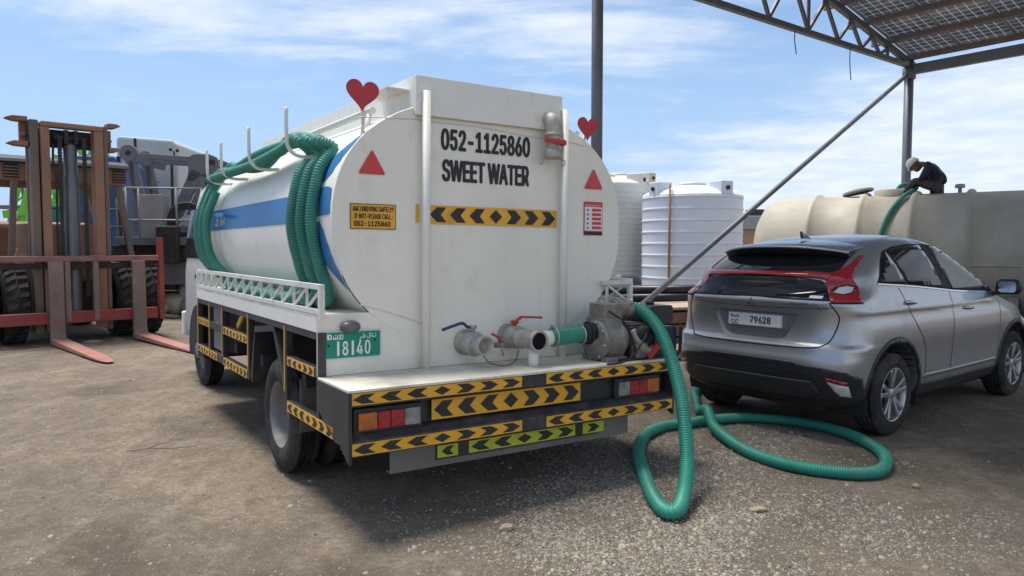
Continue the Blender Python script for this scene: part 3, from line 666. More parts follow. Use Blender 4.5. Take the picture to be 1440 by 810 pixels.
# stylised city name in square kufic strokes
for a in [(0, 0, .13, 1), (.13, .8, .26, 1), (.13, 0, .26, .2), (.22, .2, .3, .8), (.36, 0, .66, .2), (.36, .2, .42, .6), (.5, .2, .56, .5), (.62, .2, .68, .8), (.5, .7, .56, .9), (.72, 0, .92, .2), (.72, .3, .78, .5), (.8, .3, .86, .7), (.72, .72, .92, .86), (.95, 0, 1.0, 1)]:
    mb.flat([(a[0] * .098, a[1] * .032), (a[2] * .098, a[1] * .032), (a[2] * .098, a[3] * .032), (a[0] * .098, a[3] * .032)], (-1.145, yy, 1.000), ex, Z_)
def stroke(mb, pts, w, org, ex, ey, sc_=1):
    p = [V((a * sc_, b * sc_)) for a, b in pts]
    for a, b in zip(p, p[1:]):
        d = (b - a).normalized() * w / 2; n = V((-d.y, d.x)); mb.flat([tuple(q) for q in (a - n - d, b - n + d, b + n + d, a + n - d)], org, ex, ey)
# right-to-left lettering: alif, lam, qaf... drawn as pen strokes
org = (-0.945, yy, 1.000)
for pts in ([(9.0, 1.2), (8.6, .6), (7.6, .5), (7.0, .9)], [(8.7, 2.1), (8.9, 2.1)], [(7.0, .9), (6.8, 1.3), (6.4, 1.2), (6.5, .7), (5.6, .5)], [(6.4, 2.1), (6.6, 2.1)], [(6.9, 2.1), (7.1, 2.1)], [(5.6, 2.6), (5.6, .6), (5.2, -.1), (4.5, 0), (4.3, .6)],
            [(3.4, 1.3), (2.9, 1.2), (2.8, .8), (3.2, .5), (2.2, .4)], [(2.2, 2.5), (2.2, .4), (1.4, .4)], [(1.4, .4), (1.1, .9), (.7, .7), (.9, .3), (.3, .2), (.1, -1.0)]):
    stroke(mb, pts, 0.0042, org, ex, Z_, 0.0115)
mb.build('lettering', m_whiteprint, pl)
for x, z in ((-1.137, 0.967), (-0.848, 0.985)): MB().cyl((x, FACE - 0.009, z), (x, FACE - 0.015, z), 0.007, n=8).build('screw', m_dark, pl)
mb = MB(); mb.lathe([(0.062, 0), (0.062, 0.016), (0.05, 0.04), (0.028, 0.052), (0, 0.055)], (0, 0, 0), (0, -1, 0), 24); mb.v = [(x * 1.0, y, z * 0.62) for x, y, z in mb.v]; mb.xf(Matrix.Translation((-1.005, FACE - 0.008, 1.072)))
mb.build('plate_lamp', mat('grey_lamp_housing', (0.13, 0.125, 0.135), 0.4, 0.2, var=0.2, dirt=0.3), TR)
# --- red hearts on stalks
m_heart = mat('red_heart_paint', (0.50, 0.035, 0.045), 0.5, var=0.12, dirt=0.1, dcol=(0.45, 0.2, 0.2), ds=12)
def heart(x, z, w, tilt, y):
    poly = []
    for k in range(48):
        t = 2 * math.pi * k / 48; px, pz = 16 * math.sin(t) ** 3, 13 * math.cos(t) - 5 * math.cos(2 * t) - 2 * math.cos(3 * t) - math.cos(4 * t)
        px, pz = px / 32 * w, (pz + 2.5) / 32 * w * 0.98 - 0.004
        poly.append((px * math.cos(tilt) - pz * math.sin(tilt), px * math.sin(tilt) + pz * math.cos(tilt)))
    mb = MB(); mb.prism(list(reversed(poly)), (x, y, z), X_, Z_, 0.008, (0, 1, 0)); h = mb.build('heart_plate', m_heart, TR, bev=0.002)
    mb = MB(); mb.tube([(x, y + 0.012, z), (x * 0.97, y + 0.06, z - 0.16), (x * 0.965, y + 0.10, z - 0.25)], 0.012, 8); mb.build('stalk', m_white2, h)
heart(-0.925, 2.437, 0.205, -0.05, FACE - 0.02); heart(0.778, 2.405, 0.185, -0.02, FACE - 0.02)
# --- top fill valve
vx = 0.415; yv = FACE
mb = MB(); mb.tube(spline([(vx, yv, 2.43), (vx, yv - 0.05, 2.43), (vx, yv - 0.085, 2.41), (vx, yv - 0.09, 2.36), (vx, yv - 0.09, 2.28)], 5), 0.050, 14)
mb.lathe([(0.044, 0), (0.06, 0.002), (0.06, 0.02), (0.046, 0.022), (0.046, 0.05), (0.054, 0.052), (0.054, 0.07), (0.044, 0.072), (0.044, 0.105), (0.058, 0.115), (0.064, 0.15), (0.062, 0.172), (0, 0.173)], (vx, yv - 0.09, 2.33), (0, 0, -1), 18)
fv = mb.build('fill_valve', m_valve, TR); mb = MB(); mb.bar((vx + 0.055, yv - 0.15, 2.262), (vx - 0.11, yv - 0.155, 2.272), 0.016, 0.028); mb.lathe([(0.022, 0), (0.022, 0.03), (0, 0.032)], (vx + 0.045, yv - 0.13, 2.262), (0, -1, 0), 10); mb.build('lever', m_redpaint, fv, bev=0.003)
for s in (-1, 1): mb = MB(); mb.tube([(vx + s * 0.055, yv - 0.09, 2.17), (vx + s * 0.085, yv - 0.09, 2.155)], 0.006, 6); mb.tube([(vx + s * 0.092 + 0.014 * math.cos(a), yv - 0.09, 2.135 + 0.02 * math.sin(a)) for a in [k * math.pi / 6 for k in range(12)]], 0.004, 5, closed=True); mb.build('cam_ring', m_steel, fv)
# --- lower valves
mb = MB(); mb.lathe([(0.075, 0), (0.085, 0.002), (0.085, 0.03), (0.068, 0.034), (0.068, 0.06), (0.078, 0.08), (0.080, 0.13), (0.070, 0.15), (0.058, 0.16), (0.062, 0.175), (0.062, 0.26), (0.050, 0.262), (0.046, 0.20), (0, 0.198)], (-0.215, FACE, 0.932), (0, -1, 0), 22)
v1 = mb.build('outlet_valve', m_valve, TR, 'open outlet valve with a blue lever')
mb = MB(); mb.cyl((-0.215, FACE - 0.10, 1.005), (-0.215, FACE - 0.10, 1.045), 0.016, n=10); mb.cyl((-0.215, FACE - 0.10, 1.03), (-0.215, FACE - 0.10, 1.05), 0.026, n=6); mb.build('stem', m_steel, v1)
mb = MB(); mb.tube(spline([(-0.215, FACE - 0.10, 1.038), (-0.255, FACE - 0.105, 1.04), (-0.285, FACE - 0.11, 1.062), (-0.32, FACE - 0.115, 1.066), (-0.45, FACE - 0.13, 1.035)], 5), 0.010, 8); mb.build('lever', m_bluelever, v1)
mb = MB(); mb.tube([(-0.15, FACE - 0.16, 0.925), (-0.08, FACE - 0.20, 0.925), (-0.055, FACE - 0.24, 0.928)], 0.017, 10); mb.tube([(-0.07, FACE - 0.22, 0.90), (-0.06, FACE - 0.225, 0.86)], 0.005, 6); tp = mb.build('side_tap', m_cast, v1)
mb = MB(); mb.tube([(-0.075, FACE - 0.21, 0.945), (-0.085, FACE - 0.21, 0.975), (-0.145, FACE - 0.22, 1.002)], 0.008, 8); mb.build('lever', m_redpaint, tp)
# second valve, tee with sight glass, hose to the pump
mb = MB(); mb.lathe([(0.078, 0), (0.084, 0.002), (0.084, 0.03), (0.062, 0.034), (0.062, 0.05), (0.076, 0.055), (0.076, 0.13), (0.062, 0.135), (0.062, 0.16), (0.070, 0.165), (0.070, 0.18), (0.060, 0.185), (0.060, 0.345), (0.070, 0.35), (0.070, 0.375), (0.056, 0.377), (0.055, 0.368), (0, 0.366)], (0.115, FACE, 0.955), (0, -1, 0), 22)
v2 = mb.build('suction_valve', m_valve, TR, 'closed valve and tee with a red lever')
MB().cyl((0.115, FACE - 0.363, 0.955), (0.115, FACE - 0.371, 0.955), 0.054, n=20).build('sight_glass', m_glassdark, v2)
mb = MB(); mb.cyl((0.115, FACE - 0.09, 1.02), (0.115, FACE - 0.09, 1.05), 0.016, n=10); mb.cyl((0.115, FACE - 0.09, 1.045), (0.115, FACE - 0.09, 1.065), 0.028, n=8); mb.bar((0.115, FACE - 0.09, 1.055), (0.16, FACE - 0.10, 1.088), 0.03, 0.016); mb.bar((0.155, FACE - 0.10, 1.088), (0.315, FACE - 0.12, 1.078), 0.028, 0.014); mb.build('lever', m_redpaint, v2, bev=0.003)
mb = MB(); mb.cyl((0.115, FACE - 0.31, 0.90), (0.115, FACE - 0.31, 0.786), 0.034, n=16); mb.build('drop_leg', m_white2, v2)
mb = MB(); mb.cyl((0.17, FACE - 0.31, 0.96), (0.27, FACE - 0.31, 0.965), 0.050, n=18); mb.build('nipple', m_white2, v2)
mb = MB(); ribbed(mb, spline([(0.25, FACE - 0.31, 0.965), (0.40, FACE - 0.31, 0.972), (0.54, FACE - 0.31, 0.977)], 10), 0.055, 0.003, 0.02, 18); sh = mb.build('suction_hose', m_hose, TR)
for x in (0.275, 0.50): mb = MB(); mb.tube([(x, FACE - 0.31 + 0.061 * math.cos(a), 0.968 + 0.061 * math.sin(a)) for a in [k * math.pi / 10 for k in range(20)]], 0.006, 6, closed=True); mb.box((x - 0.012, FACE - 0.33, 1.026), (x + 0.012, FACE - 0.29, 1.045)); mb.build('hose_clamp', m_steel, sh)
# chain between the two valves
mb = MB(); pts = resample(spline([(-0.20, FACE - 0.2, 0.868), (-0.15, FACE - 0.215, 0.815), (-0.05, FACE - 0.23, 0.795), (0.03, FACE - 0.22, 0.812), (0.075, FACE - 0.2, 0.885)], 12), 0.012)
for i, (a, b) in enumerate(zip(pts, pts[1:])):
    d = (b - a) * 0.75; up = V((0, 1, 0)) if i % 2 else V((0, 0, 1)); q = d.cross(up).normalized() * 0.0042; c = (a + b) / 2
    mb.tube([c - d + q * .4, c - d * .5 + q, c + d * .5 + q, c + d - q * .4, c + d * .5 - q, c - d * .5 - q], 0.0018, 4, closed=True)
mb.build('chain', mat('rusty_chain', (0.16, 0.09, 0.06), 0.7, 0.3, var=0.3), v2)
# --- motor pump on the right of the deck
PY = FACE - 0.31; pc = V((0.60, PY, 0.925))
pump = bpy.data.objects.new('motor_pump', None); COL.objects.link(pump); pump.parent = TR; pump['label'] = 'dusty motor pump bolted to the rear deck'
mb = MB(); mb.lathe([(0.0, -0.03), (0.055, -0.03), (0.06, 0.0), (0.075, 0.005), (0.125, 0.012), (0.138, 0.02), (0.138, 0.04), (0.128, 0.044), (0.128, 0.07), (0.14, 0.075), (0.14, 0.155), (0.15, 0.16), (0.15, 0.185), (0.12, 0.19), (0.11, 0.24), (0, 0.24)], pc, (1, 0, 0), 36)
mb.prism([(-0.115, 0.02), (0.115, 0.02), (0.105, 0.155), (-0.105, 0.155)], pc + V((0.03, 0, 0)), Y_, Z_, 0.12, (1, 0, 0))
mb.box((pc.x + 0.02, pc.y - 0.13, 0.787), (pc.x + 0.20, pc.y - 0.07, 0.82)); mb.box((pc.x + 0.02, pc.y + 0.07, 0.787), (pc.x + 0.20, pc.y + 0.13, 0.82))
pcs = mb.build('pump_casing', m_cast, pump, bev=0.004)
for k in range(8): a = k * math.pi / 4 + 0.2; MB().cyl(pc + V((-0.002, 0.124 * math.cos(a), 0.124 * math.sin(a))), pc + V((0.02, 0.124 * math.cos(a), 0.124 * math.sin(a))), 0.010, n=6).build('bolt', m_steel, pcs)
mb = MB(); mb.cyl(pc + V((-0.09, 0, 0.052)), pc + V((0.0, 0, 0.052)), 0.068, n=18); mb.cyl(pc + V((-0.05, 0, 0.052)), pc + V((-0.03, 0, 0.052)), 0.078, n=18); mb.build('coupling', m_dark, pump)
oc = pc + V((0.04, 0.0, 0.20))
mb = MB(); mb.box(oc + V((0.0, -0.085, -0.045)), oc + V((0.15, 0.085, 0.05))); mb.cyl(oc + V((0.14, -0.0, 0.01)), oc + V((0.21, -0.01, 0.01)), 0.062, n=18); mb.cyl(oc + V((0.155, 0, 0.01)), oc + V((0.175, 0, 0.01)), 0.075, n=18); mb.cyl(oc + V((0.21, -0.01, 0.01)), oc + V((0.285, -0.02, 0.008)), 0.058, n=18); mb.cyl(oc + V((0.225, -0.012, 0.01)), oc + V((0.245, -0.014, 0.01)), 0.068, n=18)
mb.build('outlet', m_cast, pump, bev=0.004)
for s in (-1, 1): mb = MB(); mb.tube([oc + V((0.22, s * 0.06, 0.03)), oc + V((0.25, s * 0.085, 0.05)), oc + V((0.23, s * 0.09, 0.075))], 0.008, 6); mb.build('cam_arm', m_steel, pump)
ec = V((1.02, PY + 0.02, 0.93))
mb = MB(); mb.box(ec + V((-0.17, -0.13, -0.12)), ec + V((0.10, 0.10, 0.02))); mb.cyl(ec + V((-0.18, 0, -0.02)), ec + V((0.12, 0, -0.02)), 0.10, n=20); mb.build('engine_block', mat('oily_engine', (0.05, 0.05, 0.048), 0.5, 0.3, var=0.4, dirt=0.4, dcol=(0.15, 0.13, 0.1), ds=9), pump, bev=0.01)
mb = MB(); mb.tube(spline([ec + V((-0.15, -0.12, 0.06)), ec + V((-0.12, -0.16, -0.02)), ec + V((-0.06, -0.17, -0.08)), ec + V((0.06, -0.16, -0.05)), ec + V((0.08, -0.14, 0.04))], 6), 0.03, 10); mb.build('exhaust', mat('dull_aluminium', (0.33, 0.32, 0.27), 0.5, 0.5, var=0.2, dirt=0.3), pump)
for k in range(5): MB().box(ec + V((-0.16, -0.11, 0.025 + k * 0.017)), ec + V((0.0, 0.09, 0.033 + k * 0.017))).build('cooling_fin', m_cast, pump)
mb = MB(); mb.prism(rrect(0.22, 0.13, 0.025), ec + V((0.13, -0.12, 0.155)), X_, Z_, -0.24); mb.build('fuel_tank', mat('black_plastic', (0.018, 0.02, 0.026), 0.4, var=0.2, dirt=0.2), pump)
mb = MB(); mb.cyl(ec + V((0.13, 0, 0.22)), ec + V((0.13, 0, 0.245)), 0.03, n=14); mb.build('filler_cap', m_dark, pump)
mb = MB(); mb.prism(rrect(0.20, 0.20, 0.03), ec + V((0.17, -0.13, -0.03)), X_, Z_, -0.22); mb.build('recoil_cover', mat('blue_engine_cover', (0.012, 0.02, 0.06), 0.4, var=0.2, dirt=0.2), pump)
mb = MB(); mb.bar(ec + V((-0.06, -0.19, -0.12)), ec + V((0.04, -0.19, -0.04)), 0.02, 0.05); mb.build('red_guard', m_redpaint, pump)
mb = MB()
for y in (-0.16, 0.12): mb.tube(spline([ec + V((-0.30, y, -0.135)), ec + V((0.0, y, -0.135)), ec + V((0.24, y, -0.135)), ec + V((0.28, y, -0.05)), ec + V((0.28, y, 0.08))], 5), 0.012, 8)
mb.build('skid_frame', m_dark, pump)
for k, pts in enumerate(([(0.66, PY - 0.10, 1.13), (0.74, PY - 0.17, 1.05), (0.82, PY - 0.18, 0.90), (0.86, PY - 0.14, 0.80)], [(0.98, PY - 0.13, 1.0), (0.90, PY - 0.20, 0.95), (0.80, PY - 0.19, 0.83), (0.70, PY - 0.20, 0.795), (0.55, PY - 0.22, 0.793)], [(0.95, PY - 0.12, 1.06), (1.02, PY - 0.18, 0.98), (1.06, PY - 0.17, 0.84)])):
    mb = MB(); mb.tube(spline(pts, 6), 0.008 - 0.001 * k, 6); mb.build('cable', m_dark, pump)
mb = MB(); mb.box((0.86, PY - 0.15, 0.80), (0.98, PY - 0.05, 0.90)); mb.build('carburettor', m_cast, pump, bev=0.01)
mb = MB(); mb.lathe([(0.05, 0), (0.055, 0.01), (0.055, 0.05), (0.03, 0.06), (0, 0.06)], (0.93, PY - 0.12, 0.97), (0, -1, 0), 16); mb.build('air_filter', m_dark, pump)
# --- cab
m_cab = mat('white_cab_paint', (0.60, 0.60, 0.57), 0.35, var=0.05, dirt=0.15, dcol=(0.3, 0.25, 0.18), ds=3, coat=0.3)
def cab_rows():
    prof = [(0.55, 4.30, 6.15, 0.98), (0.75, 4.25, 6.25, 1.0), (1.25, 4.25, 6.22, 1.0), (1.42, 4.25, 6.17, 0.99), (1.95, 4.27, 5.92, 0.93), (2.18, 4.30, 5.78, 0.89), (2.26, 4.36, 5.66, 0.83), (2.285, 4.5, 5.5, 0.70)]
    rows = []
    for z, y0, y1, w in prof:
        c = V((0, (y0 + y1) / 2)); L_ = (y1 - y0) / 2; row = []
        for k in range(48):
            a = 2 * math.pi * k / 48; cc, ss = math.cos(a), math.sin(a); n = 7
            row.append((w * math.copysign(abs(cc) ** (2 / n), cc), c.y + L_ * math.copysign(abs(ss) ** (2 / n), ss), z))
        rows.append(row)
    return rows
rws = cab_rows(); mb = MB(); mb.grid(rws, True, True); mb.f += [tuple(range(len(mb.v) - 48, len(mb.v)))]; mb.sm += [True]
cab = mb.build('cab', m_cab, TR)
for s in (-1, 1):
    def cs(y, z, off=0.006):
        t = (z - 1.42) / (1.95 - 1.42); return (s * (0.99 + (0.93 - 0.99) * t + off), y, z)
    mb = MB(); mb.add([cs(4.95, 1.42), cs(5.98, 1.42), cs(5.82, 1.98), cs(4.98, 2.0)], [(0, 1, 2, 3)]); mb.build('side_window', m_glassdark, cab)
    mb = MB(); mb.prism([(5.15 + 0.50 * math.cos(R(a)), 0.40 + 0.50 * math.sin(R(a))) for a in range(-10, 200, 15)] , (s * 1.004, 0, 0), Y_, Z_, -s * 0.10, (1, 0, 0)); mb.build('wheel_arch', m_dark, cab)
    mb = MB(); mb.bar((s * 1.0, 5.02, 1.22), (s * 1.012, 5.14, 1.22), 0.03, 0.04); mb.lathe([(0.035, 0), (0.035, 0.02), (0, 0.022)], (s * 1.0, 4.62, 1.05), (s, 0, 0), 14); mb.build('door_handle', m_dark, cab)
    if s > 0: mb = MB(); mb.tube([(s * 0.97, 5.95, 1.95), (s * 1.15, 6.05, 1.9), (s * 1.15, 6.05, 1.45)], 0.014, 6); mb.box((s * 1.05, 6.03, 1.45), (s * 1.23, 6.07, 1.85)); mb.build('wing_mirror', m_dark, cab)
mb = MB(); mb.add([(-0.88, 6.19, 1.45), (0.88, 6.19, 1.45), (0.8, 5.95, 1.97), (-0.8, 5.95, 1.97)], [(0, 1, 2, 3)]); mb.build('windscreen', m_glassdark, cab)
mb = MB(); mb.box((-0.98, 6.16, 0.45), (0.98, 6.30, 0.75)); mb.build('front_bumper', m_white2, cab, bev=0.02)
for x, w in ((-0.62, 0.10), (-0.30, 0.10), (0.1, 0.1), (0.4, 0.1)):
    mb = MB(); mb.lathe([(0.055, 0), (0.055, 0.03), (0.045, 0.07), (0, 0.085)], (0, 0, 0), (0, 0, 1), 14); mb.v = [(a * 1.4, b, c) for a, b, c in mb.v]; mb.xf(Matrix.Translation((x, 4.75, 2.285))); mb.build('beacon', m_amber, cab)
mb = MB(); mb.box((-1.14, 4.085, 0.44), (1.14, 4.10, 1.125)); mb.build('bay_shade_sheet', m_dark, TR)  # dark sheet added behind the open bays, stands in for shade
mb = MB(); mb.box((-0.8, 4.15, 0.6), (0.8, 4.26, 1.3)); mb.build('cab_mount', m_dark, TR)

# ------------------------------------------------------------------ hoses
def to_world(o, p):
    M = Matrix.Translation(o.location) @ o.rotation_euler.to_matrix().to_4x4(); return M @ V(p)
def tpath(pts): return [to_world(TR, p) for p in pts]
# spare hose laid round the hooks: three long loops, one continuous hose
coil = []
for k in range(3):
    d = k * 0.20; e = k * 0.045
    def sx(z, off=0.045): return tank_at_z(z, off)[0]
    yr = 1.17 - d; yf = 3.92 - k * 0.21
    coil += [(-1.15 + e, yf - 0.25, 2.17 + 0.04 * k), (-1.14 + e, 3.0, 2.17 + 0.03 * k), (-1.13 + e, 2.2, 2.17 + 0.08 * (k == 1)), (-1.10 + e, 1.6, 2.21 + 0.05 * k), (-1.06 + 0.5 * e, yr + 0.22, 2.265 - 0.02 * k), (-1.08, yr + 0.06, 2.25 - 0.025 * k), (sx(2.16, 0.046), yr + 0.01, 2.15), (sx(2.0), yr - 0.02, 2.0), (sx(1.7), yr - 0.03, 1.7), (sx(1.4), yr - 0.04, 1.42), (sx(1.27) - 0.02, yr - 0.02, 1.26),
             (-1.10 + e, yr + 0.2, 1.192), (-1.10 + 2 * e, 2.2, 1.195), (-1.10 + 2 * e, 3.0, 1.195), (sx(1.25) - 0.01 - e * 0.2, yf - 0.2, 1.25), (sx(1.45) - 0.05, yf + 0.02, 1.45), (sx(1.75) - 0.05, yf + 0.05, 1.78), (sx(2.05) - 0.05, yf, 2.05)]
mb = MB(); ribbed(mb, tpath(spline(coil, 10)), 0.0355, 0.0026, 0.017, 12)
tag(mb.build('coiled_hose', m_hose2), 'dusty green ribbed hose looped three times over the hooks on the tank side', 'hose')
# delivery hose: from the pump to the ground, a loop behind the car, under it and up onto the long tank
def gp(x, y, up=0.045): return V((x, y, gz(x, y) + up))
oc_w = to_world(TR, pc + V((0.04, 0, 0.20)) + V((0.265, -0.018, 0.009)))
oc_d = to_world(TR, pc + V((0.04, 0, 0.20)) + V((0.36, -0.03, 0.0)))
path = [oc_w, V((0.86, 5.17, 1.125)), V((0.93, 5.13, 1.09)), V((1.014, 5.02, 0.971)), V((1.07, 4.90, 0.782)), V((1.098, 4.75, 0.574)), V((1.097, 4.62, 0.378)), V((1.08, 4.50, 0.226)), V((1.03, 4.34, 0.11)), gp(0.945, 4.14, 0.055), gp(0.872, 4.17), gp(0.852, 4.442), gp(0.894, 5.031), gp(0.945, 5.445), gp(1.077, 5.887), gp(1.286, 6.147),
        gp(1.483, 6.235), gp(1.73, 6.352, 0.05), gp(2.126, 6.432), gp(2.502, 6.273), gp(2.714, 5.932), gp(2.737, 5.485), gp(2.643, 5.151), gp(2.458, 4.917), gp(2.201, 4.901), gp(1.927, 5.065), gp(1.739, 5.407), gp(1.66, 5.956, 0.07), gp(1.675, 6.28, 0.15), gp(1.715, 6.684, 0.055), gp(1.80, 7.119), gp(1.93, 7.7), gp(2.35, 8.6), gp(3.4, 9.9), gp(5.0, 11.7), gp(6.3, 12.9), gp(7.1, 13.6), gp(7.42, 13.93, 0.16)]

# ------------------------------------------------------------------ grey car
CAR_LOC, CAR_ROT = (2.602, 6.717, 0.0), R(-51.9)
def pch(tab, z):
    """smooth monotone-ish interpolation in a table of (z, value)"""
    if z <= tab[0][0]: return tab[0][1]
    for i in range(len(tab) - 1):
        (a, p), (b, q) = tab[i], tab[i + 1]
        if z <= b:
            t = (z - a) / (b - a); h = b - a
            def slope(j):
                if j <= 0 or j >= len(tab) - 1: return None
                d0 = (tab[j][1] - tab[j - 1][1]) / (tab[j][0] - tab[j - 1][0]); d1 = (tab[j + 1][1] - tab[j][1]) / (tab[j + 1][0] - tab[j][0])
                return 0 if d0 * d1 <= 0 else 2 * d0 * d1 / (d0 + d1)
            s0, s1 = slope(i), slope(i + 1); d = (q - p) / h
            s0 = d if s0 is None else s0; s1 = d if s1 is None else s1
            return p * (2 * t ** 3 - 3 * t * t + 1) + s0 * h * (t ** 3 - 2 * t * t + t) + q * (-2 * t ** 3 + 3 * t * t) + s1 * h * (t ** 3 - t * t)
    return tab[-1][1]
C_W = [(.25, .80), (.32, .85), (.42, .885), (.60, .895), (.80, .905), (.93, .90), (1.0, .885), (1.04, .888), (1.08, .875), (1.16, .85), (1.28, .80), (1.40, .75), (1.50, .705), (1.57, .665), (1.615, .60), (1.645, .50), (1.665, .34), (1.675, .18), (1.68, .05)]
C_R = [(.25, -.50), (.31, -.63), (.38, -.70), (.50, -.755), (.62, -.775), (.66, -.77), (.70, -.757), (.755, -.748), (.79, -.70), (.92, -.685), (1.05, -.70), (1.10, -.715), (1.135, -.705), (1.17, -.67), (1.25, -.64), (1.30, -.625), (1.335, -.60), (1.40, -.49), (1.47, -.36), (1.53, -.24), (1.57, -.12), (1.60, .02), (1.63, .22), (1.65, .42), (1.665, .62), (1.675, .78), (1.68, .88)]
C_F = [(.25, 3.25), (.30, 3.42), (.50, 3.53), (.70, 3.54), (.85, 3.47), (.95, 3.30), (1.02, 3.02), (1.07, 2.78), (1.11, 2.56), (1.16, 2.40), (1.28, 2.14), (1.40, 1.88), (1.50, 1.66), (1.57, 1.48), (1.615, 1.34), (1.645, 1.22), (1.665, 1.10), (1.675, 1.02), (1.68, .95)]
def car_ring(z):
    w, yr, yf = pch(C_W, z), pch(C_R, z), pch(C_F, z); L_ = yf - yr
    lr = min(0.47, L_ * 0.42); lf = min(1.0 if z < 1.05 else 1.0 - min(1, (z - 1.05) / 0.08) * 0.55, L_ * 0.42); nr, nf = (3.7 if z < 1.12 else 3.7 - min(1, (z - 1.12) / 0.1) * 1.1), 2.5
    half = []
    for k in range(17):
        a = math.pi / 2 * k / 16; half.append((w * 0.985 * math.sin(a) ** (2 / nr), yr + lr - lr * math.cos(a) ** (2 / nr)))
    y0, y1 = yr + lr, yf - lf
    for k in range(1, 24): t = k / 24; half.append((w * (0.985 + 0.015 * math.sin(math.pi * min(1, t * 1.15))), y0 + (y1 - y0) * t))
    for k in range(16, -1, -1):
        a = math.pi / 2 * k / 16; half.append((w * 0.985 * math.sin(a) ** (2 / nf), y1 + lf * math.cos(a) ** (2 / nf)))
    return [(x, y, z) for x, y in half] + [(-x, y, z) for x, y in reversed(half[1:-1])]
zz = [0.25, 0.27, 0.29, 0.33, 0.38, 0.44, 0.50, 0.56, 0.62, 0.645, 0.66, 0.68, 0.70, 0.73, 0.755, 0.77, 0.785, 0.80, 0.84, 0.88, 0.92, 0.96, 1.0, 1.02, 1.04, 1.06, 1.085, 1.10, 1.115, 1.135, 1.15, 1.17, 1.20, 1.23, 1.26, 1.29, 1.31, 1.335, 1.36, 1.40, 1.44, 1.48, 1.52, 1.55, 1.575, 1.60, 1.62, 1.635, 1.648, 1.658, 1.667, 1.674, 1.68]
car_rows = [car_ring(z) for z in zz]
mb = MB(); mb.grid(car_rows, True, True); nring = len(car_rows[0])
mb.f += [tuple(reversed(range(nring))), tuple(range(len(mb.v) - nring, len(mb.v)))]; mb.sm += [False, True]
CAR_BVH = BVHTree.FromPolygons([V(p) for p in mb.v], mb.f)
CAR = thing('parked_car', 'dusty silver grey car with a red tail light bar, parked beside the tanker', 'car', CAR_LOC, (0, 0, CAR_ROT))
m_cpaint = mat('silver_grey_car_paint', (0.43, 0.43, 0.435), 0.30, 0.72, var=0.03, vs=2, dirt=0.05, dcol=(0.30, 0.275, 0.24), ds=2.5, coat=0.5, dlow=(0.25, 0.75))
m_cblack = mat('black_car_plastic', (0.016, 0.017, 0.022), 0.42, var=0.15, dirt=0.12, dcol=(0.10, 0.085, 0.07), ds=4, dlow=(0.2, 0.5))
m_cseam = mat('panel_gap', (0.012, 0.012, 0.013), 0.7, var=0)
m_chrome = mat('bright_metal', (0.62, 0.63, 0.65), 0.16, 1.0, var=0.05)
m_clear2 = mat('front_door_glass', (0.05, 0.057, 0.046), 0.05, var=0.2, rvar=0, spec=0.3)
m_alloy = mat('alloy_wheel', (0.45, 0.45, 0.44), 0.35, 0.8, var=0.08, dirt=0.25, dcol=(0.2, 0.17, 0.13), ds=9)
def solid(mb, name):
    return mb.mesh(name)
# body shell with the wheel openings and the plate recess cut out
body_me = mb.mesh('body'); body_tmp = bpy.data.objects.new('body_tmp', body_me); COL.objects.link(body_tmp)
cut = []
def cutter(m2):
    me = m2.mesh('cut'); bm = bmesh.new(); bm.from_mesh(me); bmesh.ops.recalc_face_normals(bm, faces=bm.faces); bm.to_mesh(me); bm.free()
    o = bpy.data.objects.new('cut', me); COL.objects.link(o); cut.append(o)
    md = body_tmp.modifiers.new('c', 'BOOLEAN'); md.operation = 'DIFFERENCE'; md.object = o; md.solver = 'EXACT'
bm = bmesh.new(); bm.from_mesh(body_me); bmesh.ops.recalc_face_normals(bm, faces=bm.faces); bm.to_mesh(body_me); bm.free()
for y in (0.0, 2.67):
    for s in (-1, 1): cutter(MB().cyl((s * 0.55, y, 0.345), (s * 1.1, y, 0.345), 0.43, n=40))
rec = [(-0.43, 1.02), (-0.40, 0.95), (-0.33, 0.82), (-0.29, 0.79), (-0.20, 0.775), (0.20, 0.775), (0.29, 0.79), (0.33, 0.82), (0.40, 0.95), (0.43, 1.02)]
m2 = MB(); n = len(rec); m2.add([(x * 1.03, -0.80, (z - 0.9) * 1.05 + 0.9) for x, z in rec] + [(x * 0.93, -0.652, (z - 0.9) * 0.90 + 0.9) for x, z in rec], [tuple(range(n)), tuple(reversed(range(n, 2 * n)))] + [(i, n + i, n + (i + 1) % n, (i + 1) % n) for i in range(n)]); cutter(m2)
dg = bpy.context.evaluated_depsgraph_get(); ev = body_tmp.evaluated_get(dg); bme = bpy.data.meshes.new_from_object(ev)
for o in cut + [body_tmp]: bpy.data.objects.remove(o)
bme.polygons.foreach_set('use_smooth', [True] * len(bme.polygons)); bme.set_sharp_from_angle(angle=R(32)); bme.materials.clear(); bme.materials.append(m_cpaint)
body = bpy.data.objects.new('body', bme); COL.objects.link(body); body.parent = CAR
from mathutils.geometry import delaunay_2d_cdt
